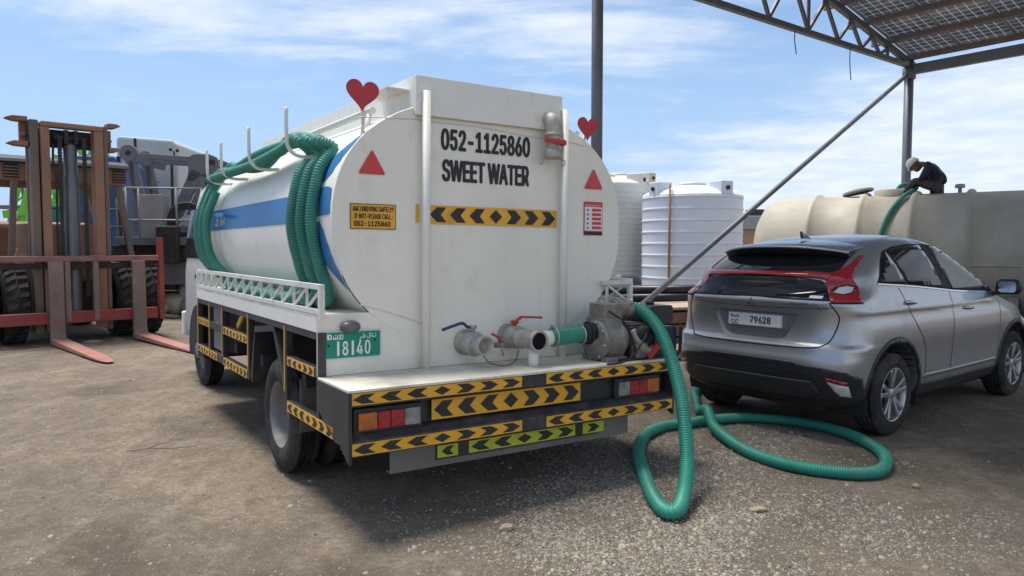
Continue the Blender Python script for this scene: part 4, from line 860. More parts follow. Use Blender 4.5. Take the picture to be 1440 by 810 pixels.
def skin(name, poly, view, m, parent=None, off=0.005, step=0.04, sgn=1, thick=0.008, label=None, mirror=False):
    """panel that lies on the body: polygon given in side view (y, z) or rear view (x, z)"""
    P = []
    for (a, b), (c, d) in zip(poly, poly[1:] + poly[:1]):
        k = max(1, int(math.hypot(c - a, d - b) / step)); P += [V((a + (c - a) * i / k, b + (d - b) * i / k)) for i in range(k)]
    nb = len(P); x0, x1 = min(p.x for p in P), max(p.x for p in P); y0, y1 = min(p.y for p in P), max(p.y for p in P)
    i = x0 + step / 2
    while i < x1:
        j = y0 + step / 2
        while j < y1: P.append(V((i, j))); j += step
        i += step
    vs, es, fs, *_ = delaunay_2d_cdt(P, [(q, (q + 1) % nb) for q in range(nb)], [], 1, 1e-4)
    out = []; bad = set()
    for q, p in enumerate(vs):
        if view == 'side': o, d = V((sgn * 1.6, p.x, p.y)), V((-sgn, 0, 0))
        else: o, d = V((p.x * sgn, -1.6, p.y)), V((0, 1, 0))
        h, nrm, _, _ = CAR_BVH.ray_cast(o, d)
        if h is None: bad.add(q); out.append(o); continue
        if nrm.dot(d) > 0: nrm = -nrm
        out.append(h + nrm * off)
    me = bpy.data.meshes.new(name); me.from_pydata([tuple(p) for p in out], [], [tuple(f) for f in fs if not bad & set(f)])
    bm = bmesh.new(); bm.from_mesh(me); bmesh.ops.delete(bm, geom=[v for v in bm.verts if not v.link_faces], context='VERTS'); bmesh.ops.recalc_face_normals(bm, faces=bm.faces)
    c = sum((f.normal * f.calc_area() for f in bm.faces), V()); want = V((sgn, 0, 0)) if view == 'side' else V((0, -1, 0))
    if c.dot(want) < 0: bmesh.ops.reverse_faces(bm, faces=bm.faces)
    bm.to_mesh(me); bm.free(); me.polygons.foreach_set('use_smooth', [True] * len(me.polygons)); me.materials.append(m)
    o = bpy.data.objects.new(name, me); COL.objects.link(o); o.parent = parent or CAR
    if thick: q = o.modifiers.new('t', 'SOLIDIFY'); q.thickness = thick; q.offset = -1
    if label: o['label'] = label
    return o
def seam(pts, view, sgn=1, w=0.007, parent=None, m=None, name='panel_gap', off=0.0025, closed=False, per=6):
    p = spline([(a, b, 0) for a, b in pts], per); poly_l = []; poly_r = []
    for i, q in enumerate(p):
        t = (p[min(i + 1, len(p) - 1)] - p[max(i - 1, 0)]).normalized(); nn = V((-t.y, t.x, 0)) * w / 2; poly_l.append(q + nn); poly_r.append(q - nn)
    rows = []
    for a, b in zip(poly_l, poly_r):
        row = []
        for c in (a, b):
            if view == 'side': o, d = V((sgn * 1.6, c.x, c.y)), V((-sgn, 0, 0))
            else: o, d = V((c.x, -1.6, c.y)), V((0, 1, 0))
            h, nr, _, _ = CAR_BVH.ray_cast(o, d)
            if h is None: continue
            if nr.dot(d) > 0: nr = -nr
            row.append(h + nr * off)
        if len(row) == 2: rows.append(row)
    mb = MB(); mb.grid(rows); return mb.build(name, m or m_cseam, parent or body)
# --- rear: glass, light bar, lamps
skin('rear_window', [(-.60, 1.338), (.60, 1.338), (.605, 1.40), (.585, 1.47), (.50, 1.50), (-.50, 1.50), (-.585, 1.47), (-.605, 1.40)], 'rear', m_glassdark, off=0.008, step=0.025)
lg = skin('lower_rear_window', [(-.655, 1.128), (-.35, 1.132), (0, 1.137), (.35, 1.132), (.655, 1.128), (.565, 1.262), (.53, 1.285), (.3, 1.308), (0, 1.312), (-.3, 1.308), (-.53, 1.285), (-.565, 1.262)], 'rear', m_glassdark, off=0.008, step=0.02)
skin('sticker', [(.50, 1.138), (.60, 1.136), (.598, 1.156), (.50, 1.158)], 'rear', m_whiteprint, lg, off=0.012, thick=0)
skin('light_bar', [(-.575, 1.286), (-.5, 1.303), (-.3, 1.309), (0, 1.313), (.3, 1.309), (.5, 1.303), (.575, 1.286), (.595, 1.334), (.3, 1.338), (0, 1.340), (-.3, 1.338), (-.595, 1.334)], 'rear', m_redlens, off=0.020, thick=0.016, step=0.015)
lamp = [(.563, 1.25), (.572, 1.338), (.612, 1.356), (.64, 1.411), (.63, 1.475), (.655, 1.475), (.685, 1.38), (.715, 1.29), (.802, 1.160), (.832, 1.118), (.667, 1.116)]
for s in (-1, 1):
    t = skin('tail_lamp', lamp, 'rear', m_redlens, off=0.012, thick=0.014, sgn=s, step=0.02)
    rv = skin('reversing_lens', [(.645, 1.185), (.66, 1.225), (.70, 1.24), (.74, 1.225), (.745, 1.185), (.71, 1.172)], 'rear', m_clearlens, t, off=0.0165, thick=0.004, sgn=s, step=0.02)
    skin('lens_surround', [(.625, 1.175), (.632, 1.235), (.70, 1.252), (.755, 1.232), (.76, 1.178), (.71, 1.162)], 'rear', mat('smoked_lens', (0.05, 0.008, 0.008), 0.15, var=0, rvar=0, coat=0.4), t, off=0.0145, thick=0.003, sgn=s, step=0.02)
    skin('lamp_edge', [(.832, 1.118), (.667, 1.116), (.667, 1.107), (.836, 1.109)], 'rear', m_cseam, t, off=0.010, sgn=s, step=0.02)
# --- spoiler over the rear window
def spoil(x):
    q = x / 0.60; k = q * q
    yb = -0.43 + 0.20 * k * k * 0.6 + 0.05 * k; z0 = 1.565 - 0.030 * k - 0.02 * k * k
    return [(x * 0.93, 0.16 + 0.10 * k, z0 + 0.052), (x * 0.97, -0.1 + 0.1 * k, z0 + 0.036), (x, yb + 0.10, z0 + 0.016), (x, yb, z0), (x, yb - 0.006, z0 - 0.008), (x, yb + 0.004, z0 - 0.018)], \
           [(x, yb + 0.004, z0 - 0.018), (x * 0.99, yb + 0.03, z0 - 0.05), (x * 0.97, yb + 0.07, z0 - 0.078), (x * 0.96, yb + 0.16, z0 - 0.075), (x * 0.93, yb + 0.30, z0 - 0.03)]
xs = [-0.60 + 1.2 * k / 24 for k in range(25)]; top = [spoil(x)[0] for x in xs]; und = [spoil(x)[1] for x in xs]
mb = MB(); mb.grid([[p for p in r] for r in top]); sp = mb.build('roof_spoiler', m_cpaint, CAR); q = sp.modifiers.new('t', 'SOLIDIFY'); q.thickness = 0.006; q.offset = 1
mb = MB(); mb.grid(und); 
for r in (0, -1): mb.add([top[r][2], top[r][3]] + und[r][:4], [tuple(range(6))])
mb.build('spoiler_underside', m_cblack, sp)
mb = MB(); mb.prism([(0.17, 0.0), (0.03, 0.0), (-0.005, 0.062), (0.02, 0.066), (0.07, 0.04)], (-0.018, 0.02, 1.632), (0, 1, 0), (0, 0, 1), 0.036); mb.v = [((x if z < 1.65 else x * 0.4), y, z) for x, y, z in mb.v]; mb.build('fin_antenna', mat('dark_grey_paint', (0.06, 0.062, 0.066), 0.3, 0.5, var=0.05, coat=0.4), CAR, bev=0.006)
# --- black lower bumper with reflectors
bmp = skin('lower_bumper', [(-.862, .53), (-.80, .575), (-.684, .60), (-.35, .635), (0, .64), (.35, .635), (.684, .60), (.80, .575), (.862, .53), (.857, .40), (.82, .30), (.76, .262), (-.76, .262), (-.82, .30), (-.857, .40)], 'rear', m_cblack, off=0.010, step=0.025)
skin('bumper_insert', [(-.62, .40), (-.56, .495), (.56, .495), (.62, .40), (.50, .345), (-.50, .345)], 'rear', mat('satin_black_plastic', (0.026, 0.027, 0.034), 0.5, var=0.1), bmp, off=0.024, thick=0.016, step=0.025)
seam([(-.70, .555), (-.35, .575), (0, .58), (.35, .575), (.70, .555)], 'rear', w=0.014, parent=bmp, m=mat('black_ridge', (0.03, 0.031, 0.037), 0.35, var=0), name='ridge', off=0.015)
seam([(-.66, .36), (-.55, .325), (0, .31), (.55, .325), (.66, .36)], 'rear', w=0.012, parent=bmp, m=MATS['black_ridge'], name='ridge', off=0.015)
for s in (-1, 1):
    skin('fog_lamp', [(.675, .50), (.80, .468), (.80, .38), (.738, .388)], 'rear', m_clearlens, bmp, off=0.014, thick=0.01, sgn=s, step=0.03)
    skin('reflector', [(.665, .535), (.795, .505), (.80, .472), (.678, .504)], 'rear', m_redlens, bmp, off=0.015, thick=0.01, sgn=s, step=0.03)
# --- tailgate gaps, plate, badges
seam([(-.655, 1.115), (-.70, 1.05), (-.72, 0.98), (-.68, .84), (-.62, .77), (-.52, .752), (-.2, .742), (.2, .742), (.52, .752), (.62, .77), (.68, .84), (.72, .98), (.70, 1.05), (.655, 1.115)], 'rear', w=0.010)
seam([(-.69, 1.075), (-.3, 1.058), (0, 1.055), (.3, 1.058), (.69, 1.075)], 'rear', w=0.004)
yp = -0.664
mb = MB(); mb.prism(rrect(0.525, 0.112, 0.008), (0, yp, 0.935), X_, Z_, 0.006); pl = mb.build('number_plate', mat('white_plate', (0.72, 0.72, 0.70), 0.4, var=0.03, dirt=0.05), CAR, 'white number plate reading CC 79628')
mb = MB(); yy = yp - 0.0075
glyphs(mb, '79628', (-0.045, yy, 0.905), X_, Z_, 0.20, 0.058, 0.06); glyphs(mb, 'CC', (-0.235, yy, 0.888), X_, Z_, 0.075, 0.036, 0.03)
for a in [(0, 0, .13, 1), (.13, .8, .26, 1), (.13, 0, .26, .2), (.22, .2, .3, .8), (.36, 0, .66, .2), (.36, .2, .42, .6), (.5, .2, .56, .5), (.62, .2, .68, .8), (.5, .7, .56, .9), (.72, 0, .92, .2), (.72, .3, .78, .5), (.8, .3, .86, .7), (.72, .72, .92, .86), (.95, 0, 1.0, 1)]:
    mb.flat([(a[0] * .08, a[1] * .024), (a[2] * .08, a[1] * .024), (a[2] * .08, a[3] * .024), (a[0] * .08, a[3] * .024)], (-0.235, yy, 0.945), X_, Z_)
for z in (0.881, 0.987): mb.flat([(-0.258, z), (0.258, z), (0.258, z + 0.0025), (-0.258, z + 0.0025)], (0, yy, 0), X_, Z_)
for x in (-0.258, 0.2555): mb.flat([(x, 0.881), (x + 0.0025, 0.881), (x + 0.0025, 0.9895), (x, 0.9895)], (0, yy, 0), X_, Z_)
mb.build('lettering', m_ink, pl)
mb = MB(); ye = -0.722
for a in (90, 210, 330):
    c, s_ = math.cos(R(a)), math.sin(R(a)); L1 = 0.021; px_2, pz_2 = c * L1, s_ * L1; qx, qz = -s_ * 0.0115, c * 0.0115
    mb.prism([(c * 0.002, s_ * 0.002), (px_2 - qx, pz_2 - qz), (c * 0.042, s_ * 0.042), (px_2 + qx, pz_2 + qz)], (0, ye, 1.088), X_, Z_, 0.006)
mb.build('badge', m_chrome, CAR)
mb = MB(); glyphs(mb, 'ECLIPSE CROSS', (0, 0, 0), X_, Z_, 0.30, 0.019, 0.0); glyphs(mb, '2.0', (0.22, 0, -0.032), X_, Z_, 0.075, 0.017, 0.01); glyphs(mb, 'MIVEC', (-0.96, 0, 0.0), X_, Z_, 0.10, 0.014, 0.02)
out = []
for x, y, z in mb.v:
    xx, zz2 = x + 0.35, z + 1.088; h = CAR_BVH.ray_cast(V((xx, -1.6, zz2)), V((0, 1, 0)))[0]; out.append((xx, (h.y if h else -0.7) - 0.004, zz2))
mb.v = out; mb.build('lettering', mat('dark_badge', (0.10, 0.10, 0.11), 0.3, 0.8, var=0), CAR)
# --- sides
for s in (-1, 1):
    dlo = [(-.17, 1.262), (-.10, 1.31), (.02, 1.44), (.12, 1.515), (.30, 1.552), (.60, 1.578), (1.0, 1.578), (1.30, 1.555), (1.50, 1.50), (1.75, 1.36), (1.98, 1.21), (2.13, 1.118), (1.6, 1.142), (1.185, 1.164), (.41, 1.226)]
    tr = skin('window_trim', dlo, 'side', m_cseam, sgn=s, off=0.004, step=0.06)
    def pane(poly, m): skin('window_pane', poly, 'side', m, tr, sgn=s, off=0.0075, thick=0.003, step=0.06)
    pane([(-.12, 1.268), (-.07, 1.32), (.05, 1.45), (.135, 1.505), (.17, 1.51), (.24, 1.40), (.30, 1.245)], m_glassdark)
    pane([(.335, 1.243), (.275, 1.40), (.20, 1.517), (.32, 1.54), (.60, 1.566), (.86, 1.568), (.93, 1.40), (.985, 1.192)], m_glassdark)
    pane([(1.16, 1.176), (1.08, 1.40), (1.02, 1.566), (1.28, 1.545), (1.47, 1.49), (1.72, 1.35), (1.93, 1.215), (1.97, 1.150), (1.6, 1.153)], m_clear2)
    seam([(-.17, 1.252), (.41, 1.217), (1.185, 1.154), (1.6, 1.132), (2.13, 1.108)], 'side', s, 0.012, tr, m_chrome, 'belt_moulding', 0.006)
    seam([(1.07, 1.15), (1.075, .9), (1.06, .6), (1.05, .385)], 'side', s)
    seam([(.14, 1.215), (.22, 1.05), (.34, .90), (.48, .75), (.535, .60), (.54, .45), (.56, .385)], 'side', s)
    seam([(2.18, 1.09), (2.22, .9), (2.20, .6), (2.16, .385)], 'side', s)
    seam([(-.40, 1.07), (.2, 1.035), (1.1, .985), (2.1, .93)], 'side', s, 0.012, body, m_cpaint, 'crease', 0.004)
    skin('sill', [(.475, .258), (.485, .30), (.48, .385), (2.19, .385), (2.185, .30), (2.195, .258)], 'side', m_cblack, sgn=s, off=0.008, thick=0.012)
    skin('door_moulding', [(.50, .43), (.52, .46), (2.16, .46), (2.18, .43)], 'side', m_cpaint, sgn=s, off=0.010, thick=0.01)
    for y in (0.0, 2.67):
        a = [R(k) for k in range(-10, 191, 8)]
        ring = [(y + 0.428 * math.cos(k), 0.345 + 0.428 * math.sin(k)) for k in a] + [(y + 0.475 * math.cos(k), 0.345 + 0.475 * math.sin(k)) for k in reversed(a)]
        skin('arch_trim', ring, 'side', m_cblack, sgn=s, off=0.007, thick=0.01, step=0.06)
        mb = MB(); al = [R(k) for k in range(-20, 201, 10)]; mb.grid([[(s * (0.87 - 0.32 * j), y + 0.431 * math.cos(k), 0.345 + 0.431 * math.sin(k)) for k in al] for j in (0, 1)]); mb.add([(s * 0.552, y + 0.431 * math.cos(k), 0.345 + 0.431 * math.sin(k)) for k in al], [tuple(range(len(al)))]); mb.build('arch_liner', m_dark, CAR)
    for y, z in ((0.26, 1.092), (1.42, 0.992)):
        h = CAR_BVH.ray_cast(V((s * 1.6, y, z)), V((-s, 0, 0)))[0]; mb = MB()
        mb.tube(spline([(h.x, y - 0.085, z + .002), (h.x + s * 0.022, y - 0.06, z + .004), (h.x + s * 0.03, y, z), (h.x + s * 0.022, y + 0.06, z - .006), (h.x, y + 0.085, z - .01)], 5), 0.013, 8); mb.build('door_handle', m_chrome, CAR)
    mb = MB(); c = V((s * 0.985, 2.13, 1.165)); rows = []
    for k, (sc_, dy) in enumerate(((0.80, -0.055), (0.97, -0.045), (1.0, 0.0), (0.92, 0.05), (0.65, 0.09), (0.2, 0.11))):
        rows.append([c + V((a * sc_, dy, b * sc_)) for a, b in rrect(0.215, 0.15, 0.055, 4)])
    mb.grid(rows, True, True); mb.f += [tuple(reversed(range(20)))]; mb.sm += [False]
    mb.bar((s * 0.83, 2.13, 1.09), (s * 0.93, 2.13, 1.11), 0.10, 0.04); mr = mb.build('door_mirror', m_cblack, CAR)
    mb = MB(); mb.prism([(a * 0.72, b * 0.72) for a, b in rrect(0.215, 0.15, 0.045, 4)], c + V((0, -0.058, 0)), X_, Z_, 0.002, (0, -1, 0)); mb.build('mirror_glass', m_chrome, mr)
    # headlamp and fog area at the unseen front
    skin('headlamp', [(2.95, .93), (3.25, .90), (3.36, .84), (3.1, .83)], 'side', m_clearlens, sgn=s, off=0.006)
skin('windscreen', [(1.30, 1.60), (1.30, 1.60)], 'side', m_glassdark) if False else None
# roof panel gap
# --- wheels
def car_wheel(s, y):
    r = 0.343; w = bpy.data.objects.new('wheel', None); COL.objects.link(w); w.parent = CAR; w.empty_display_size = 0.2
    x0 = s * 0.885; W_ = 0.225; zc = r - 0.003
    prof = [(0.21, 0.03), (0.222, 0.016), (0.25, 0.004), (0.29, 0.002), (r - 0.025, 0.012), (r - 0.008, 0.028)]
    for k in range(4):
        a = 0.035 + (W_ - 0.07) * (k + 0.5) / 4; prof += [(r, a - 0.018), (r, a - 0.003), (r - 0.009, a - 0.002), (r - 0.009, a + 0.005), (r, a + 0.006)]
    prof += [(r - 0.008, W_ - 0.028), (r - 0.025, W_ - 0.012), (0.28, W_), (0.21, W_ - 0.03)]
    mb = MB(); mb.lathe(prof, (x0, y, zc), (-s, 0, 0), 48); mb.build('tyre', m_tyre, w)
    mb = MB(); mb.lathe([(0.222, 0.014), (0.224, 0.008), (0.216, 0.008), (0.208, 0.022), (0.200, 0.06), (0.195, 0.14), (0.0, 0.145)], (x0, y, zc), (-s, 0, 0), 40); rim = mb.build('rim', m_alloy, w)
    mb = MB(); mb.lathe([(0.14, 0.11), (0.14, 0.115), (0, 0.115)], (x0, y, zc), (-s, 0, 0), 24); mb.build('brake_disc', m_dark, w)
    for k in range(5):
        for d in (-0.20, 0.20):
            a = k * 2 * math.pi / 5 + 0.35; e = a + d; i0 = a + d * 0.55
            p0 = V((x0 - s * 0.035, y + 0.045 * math.cos(i0), zc + 0.045 * math.sin(i0))); p1 = V((x0 - s * 0.016, y + 0.212 * math.cos(e), zc + 0.212 * math.sin(e)))
            MB().bar(p0, p1, 0.036, 0.026, (s, 0, 0)).build('spoke', m_alloy, rim, bev=0.006)
    mb = MB(); mb.lathe([(0.062, 0.06), (0.060, 0.030), (0.045, 0.022), (0, 0.020)], (x0, y, zc), (-s, 0, 0), 20); mb.build('hub', m_alloy, rim)
for s in (-1, 1):
    for y in (0.0, 2.67): car_wheel(s, y)
mb = MB(); mb.box((-0.70, -0.40, 0.20), (0.70, 3.1, 0.26)); mb.tube([(-0.7, 0, 0.33), (0.7, 0, 0.33)], 0.05, 8); mb.box((0.15, -0.52, 0.22), (0.55, -0.25, 0.36)); mb.build('underbody', m_dark, CAR)

# ------------------------------------------------------------------ forklift
m_rust = mat('rust_brown_paint', (0.27, 0.14, 0.085), 0.7, 0.1, var=0.25, vs=2, dirt=0.35, dcol=(0.15, 0.085, 0.06), ds=3, bump=0.15, bs=40)
m_rust2 = mat('orange_brown_panel', (0.285, 0.16, 0.10), 0.7, var=0.2, vs=1.5, dirt=0.3, dcol=(0.22, 0.14, 0.10), ds=4)
m_mast = mat('worn_mast_steel', (0.16, 0.135, 0.12), 0.5, 0.3, var=0.3, vs=1.2, dirt=0.55, dcol=(0.27, 0.15, 0.09), ds=2.5)
m_fkred = mat('worn_red_paint', (0.30, 0.045, 0.035), 0.65, var=0.25, dirt=0.55, dcol=(0.22, 0.12, 0.10), ds=3.5)
m_fork = mat('faded_red_fork', (0.37, 0.135, 0.105), 0.65, 0.1, var=0.3, vs=2, dirt=0.6, dcol=(0.36, 0.25, 0.21), ds=3)
m_shank = mat('scraped_fork_steel', (0.24, 0.17, 0.15), 0.55, 0.3, var=0.3, vs=2, dirt=0.4, dcol=(0.33, 0.20, 0.17), ds=3)
m_fdark = mat('dark_grease', (0.03, 0.027, 0.026), 0.6, 0.2, var=0.3, dirt=0.3, dcol=(0.10, 0.07, 0.05), ds=6)
m_cyl = mat('grey_cylinder', (0.15, 0.15, 0.155), 0.4, 0.5, var=0.25, vs=1, dirt=0.2, dcol=(0.2, 0.12, 0.1), ds=2)
FK = thing('forklift', 'large rusty brown forklift with red carriage and forks lowered to the ground', 'forklift', (-6.96, 12.05, 0), (0, 0, R(-135.6)))
def fpart(name, m, fn, bev=0.006, label=None, parent=None):
    mb = MB(); fn(mb); return mb.build(name, m, parent or FK, label, bev)
for x0, x1 in ((0.535, 0.69), (-0.465, -0.362)):
    fpart('outer_mast_rail', m_mast, lambda b: (b.box((x0, -0.42, 0.18), (x1, -0.36, 3.56)), b.box((x0, -0.36, 0.18), (x0 + 0.05 if x0 < 0 else x1, -0.20, 3.56)) if False else b.box((x0 + 0.02, -0.36, 0.18), (x1 - 0.02, -0.16, 3.56))))
for x0, x1 in ((0.415, 0.532), (-0.359, -0.222)):
    fpart('inner_mast_rail', m_rust2, lambda b: b.box((x0, -0.32, 0.22), (x1, -0.10, 3.46)))
fpart('mast_head', m_rust2, lambda b: b.box((-0.359, -0.30, 3.462), (0.532, -0.08, 3.545)), 0.02)
fpart('mast_crossbeam', m_fdark, lambda b: (b.box((-0.36, -0.44, 3.17), (0.533, -0.34, 3.455)),))
for x0, x1, z in ((0.691, 0.98, 3.575), (0.691, 0.96, 3.19), (-0.66, -0.466, 3.60), (-0.66, -0.466, 3.20)):
    t = x1 if x0 > 0 else x0; r0 = x0 if x0 > 0 else x1
    fpart('mast_flange', m_rust, lambda b: b.prism([(r0, z - 0.05), (t * 0.6 + r0 * 0.4, z - 0.045), (t, z - 0.012), (t * 0.7 + r0 * 0.3, z + 0.022), (r0, z + 0.025)], (0, -0.42, 0), X_, Z_, 0.24, (0, 1, 0)))
for x0, x1 in ((0.691, 0.775), (-0.545, -0.466)): fpart('mast_bracket', m_rust, lambda b: (b.box((x0, -0.42, 3.215), (x1, -0.34, 3.52)), b.cyl(((x0 + x1) / 2, -0.34, 3.34), ((x0 + x1) / 2, -0.29, 3.34), 0.04, n=12)))
fpart('lift_cylinder', m_cyl, lambda b: b.lathe([(0.115, 0), (0.115, 2.25), (0.10, 2.26), (0.10, 2.75), (0.085, 2.76), (0.06, 2.80), (0, 2.80)], (0.10, -0.24, 0.45), (0, 0, 1), 24), 0)
fpart('cylinder_head', m_fdark, lambda b: (b.box((0.0, -0.34, 3.22), (0.06, -0.14, 3.44)), b.box((0.14, -0.34, 3.22), (0.20, -0.14, 3.44)), b.cyl((-0.14, -0.24, 3.32), (0.34, -0.24, 3.32), 0.07, n=14)))
for x in (0.275, -0.075):
    def chain(b):
        z = 0.75
        while z < 3.32:
            b.box((x - 0.034, -0.125, z), (x + 0.034, -0.105, z + 0.028)); b.box((x - 0.026, -0.12, z + 0.028), (x + 0.026, -0.11, z + 0.046)); z += 0.046
    c = fpart('lift_chain', m_fdark, chain, 0)
fpart('hydraulic_hose', m_fdark, lambda b: b.tube(spline([(0.36, -0.15, 3.2), (0.37, -0.13, 2.9), (0.33, -0.13, 2.6), (0.34, -0.13, 1.9), (0.33, -0.13, 1.1)], 6), 0.018, 8), 0)
# carriage
fpart('carriage_top_bar', mat('scraped_carriage_bar', (0.30, 0.16, 0.14), 0.6, 0.2, var=0.3, dirt=0.5, dcol=(0.42, 0.05, 0.04), ds=1.2), lambda b: b.box((-1.13, -0.06, 1.325), (1.45, 0.07, 1.415)), 0.01)
fpart('carriage_rear_bar', m_fdark, lambda b: b.box((-1.10, -0.08, 1.21), (1.40, -0.03, 1.30)))
fpart('carriage_bottom_bar', m_fkred, lambda b: b.box((-1.10, -0.06, 0.335), (1.45, 0.06, 0.52)), 0.01)
fpart('carriage_end_post', m_fkred, lambda b: b.box((-1.215, -0.06, 0.315), (-1.132, 0.06, 1.72)), 0.006)
for x in (0.265, -0.145): fpart('carriage_upright', m_shank, lambda b: b.box((x - 0.04, -0.03, 0.36), (x + 0.04, 0.075, 1.322)))
fpart('carriage_latch', m_rust, lambda b: (b.box((0.80, -0.03, 1.416), (0.96, 0.03, 1.45)), b.cyl((0.92, 0, 1.45), (0.92, 0, 1.53), 0.025, n=10)))
for x0, x1 in ((0.335, 0.545), (-0.885, -0.675)):
    def fork(b):
        c = (x0 + x1) / 2; hw = (x1 - x0) / 2; secs = [(0.10, hw, 0.025, 0.12), (0.45, hw, 0.022, 0.10), (1.3, hw, 0.02, 0.078), (2.0, hw * 0.98, 0.02, 0.06), (2.45, hw * 0.9, 0.02, 0.045), (2.66, hw * 0.7, 0.022, 0.038), (2.76, hw * 0.35, 0.024, 0.034)]
        b.grid([[(c - w, y, z0), (c - w, y, z1), (c + w, y, z1), (c + w, y, z0)] for y, w, z0, z1 in secs], False, True); n = len(b.v); b.f += [(n - 4, n - 3, n - 2, n - 1), (3, 2, 1, 0)]; b.sm += [False] * 2
    fk = fpart('fork_blade', m_fork, fork, 0.006)
    fpart('fork_shank', m_shank, lambda b: b.prism([(0.076, 1.33), (0.076, 0.05), (0.12, 0.026), (0.19, 0.11), (0.165, 0.20), (0.15, 0.6), (0.14, 1.33)], (x0 + 0.001, 0, 0), Y_, Z_, x1 - x0 - 0.002, (1, 0, 0)), 0.01)
# tyres with chunky lugs
def big_tyre(xc, y, r, w):
    b = MB(); b.lathe([(0.30, -w / 2 + 0.03), (0.34, -w / 2), (r - 0.12, -w / 2), (r - 0.045, -w / 2 + 0.035), (r - 0.035, 0), (r - 0.045, w / 2 - 0.035), (r - 0.12, w / 2), (0.34, w / 2), (0.30, w / 2 - 0.03)], (xc, y, r - 0.01), (1, 0, 0), 40)
    nl = 26
    for k in range(nl):
        for s in (-1, 1):
            a = 2 * math.pi * (k + (0.5 if s > 0 else 0)) / nl; M = Matrix.Translation((xc, y, r - 0.01)) @ Matrix.Rotation(a, 4, 'X')
            vs = [M @ V(p) for p in [(s * 0.01, -0.05 * s, r - 0.05), (s * (w / 2 - 0.01), 0.0, r - 0.085), (s * (w / 2 - 0.01), 0.085, r - 0.085), (s * 0.01, 0.06 - 0.05 * s, r - 0.05), (s * 0.01, -0.05 * s, r), (s * (w / 2 - 0.03), 0.0, r - 0.012), (s * (w / 2 - 0.03), 0.085, r - 0.012), (s * 0.01, 0.06 - 0.05 * s, r)]]
            b.add(vs, [(3, 2, 1, 0), (4, 5, 6, 7), (0, 1, 5, 4), (1, 2, 6, 5), (2, 3, 7, 6), (3, 0, 4, 7)])
    t = b.build('tyre', m_tyre, FK)
    MB().lathe([(0.31, -w / 2 + 0.04), (0.27, -w / 2 + 0.08), (0.12, -w / 2 + 0.09), (0.10, -w / 2 + 0.03), (0, -w / 2 + 0.03)], (xc, y, r - 0.01), (1, 0, 0), 28).build('rim', m_rust2, t)
for x in (-0.74, -1.13, 0.90, 1.32): big_tyre(x, -0.72, 0.65, 0.34)
for x in (-0.75, 0.95): big_tyre(x, -3.3, 0.55, 0.34)
# body, cowl, seat deck, counterweight
fpart('front_cowl', m_rust2, lambda b: b.prism([(-0.95, 0.6), (-0.95, 1.93), (-1.05, 1.95), (-1.9, 1.95), (-1.9, 0.6)], (-0.56, 0, 0), Y_, Z_, 1.20, (1, 0, 0)), 0.02)
fpart('chassis', m_fdark, lambda b: (b.box((-0.50, -3.4, 0.45), (0.70, -0.45, 1.0)), b.box((-0.95, -0.80, 0.55), (1.15, -0.64, 0.75))))
for x0, x1 in ((-0.48, -0.20), (0.42, 0.66)): fpart('axle_plate', m_rust2, lambda b: b.box((x0, -0.52, 0.35), (x1, -0.48, 1.25)))
fpart('side_body', m_rust2, lambda b: b.box((-0.88, -3.2, 0.9), (1.08, -1.9, 1.9)), 0.04)
fpart('counterweight', m_rust, lambda b: b.prism([(-3.0, 0.5), (-3.0, 2.0), (-3.4, 2.05), (-4.2, 1.8), (-4.3, 0.8), (-4.0, 0.5)], (-0.95, 0, 0), Y_, Z_, 2.1, (1, 0, 0)), 0.06)
# overhead guard
fpart('guard_roof', mat('dark_guard_roof', (0.045, 0.048, 0.055), 0.5, 0.2, var=0.2, dirt=0.2), lambda b: b.prism([(-0.95, 2.95), (-1.0, 3.03), (-1.2, 3.09), (-2.9, 3.09), (-2.95, 2.95)], (-1.03, 0, 0), Y_, Z_, 2.25, (1, 0, 0)), 0.02)
fpart('guard_header', m_rust, lambda b: b.box((-0.93, -1.15, 2.66), (1.12, -1.03, 2.945)), 0.01)
fpart('guard_rear_header', m_rust, lambda b: b.box((-0.93, -2.9, 2.66), (1.12, -2.78, 2.945)), 0.01)
for x0, x1 in ((-0.86, -1.03), (0.73, 0.82)):
    fpart('guard_post', m_mast, lambda b: b.bar((x0, -1.09, 2.66), (x1, -1.02, 1.35), 0.09, 0.10, (0, 1, 0)))
    fpart('guard_post', m_rust, lambda b: b.bar((x0, -2.84, 2.66), (x1, -2.84, 1.85), 0.13, 0.10, (0, 1, 0)))
fpart('side_panel', m_rust, lambda b: b.box((0.98, -1.16, 1.3), (1.16, -1.06, 2.9)), 0.02)
for x in (-0.86, 0.78):
    g = fpart('louvre', m_fdark, lambda b: b.box((x - 0.11, -1.029, 2.70), (x + 0.11, -1.022, 2.93)))
    for k in range(4): MB().box((x - 0.105, -1.021, 2.72 + k * 0.05), (x + 0.105, -1.0, 2.74 + k * 0.05)).build('slat', m_mast, g)
fpart('hand_grip', m_steel, lambda b: b.tube(spline([(1.2, -1.05, 2.2), (1.22, -0.98, 2.18), (1.22, -0.98, 1.85), (1.22, -0.98, 1.6), (1.2, -1.05, 1.58)], 4), 0.016, 8), 0)

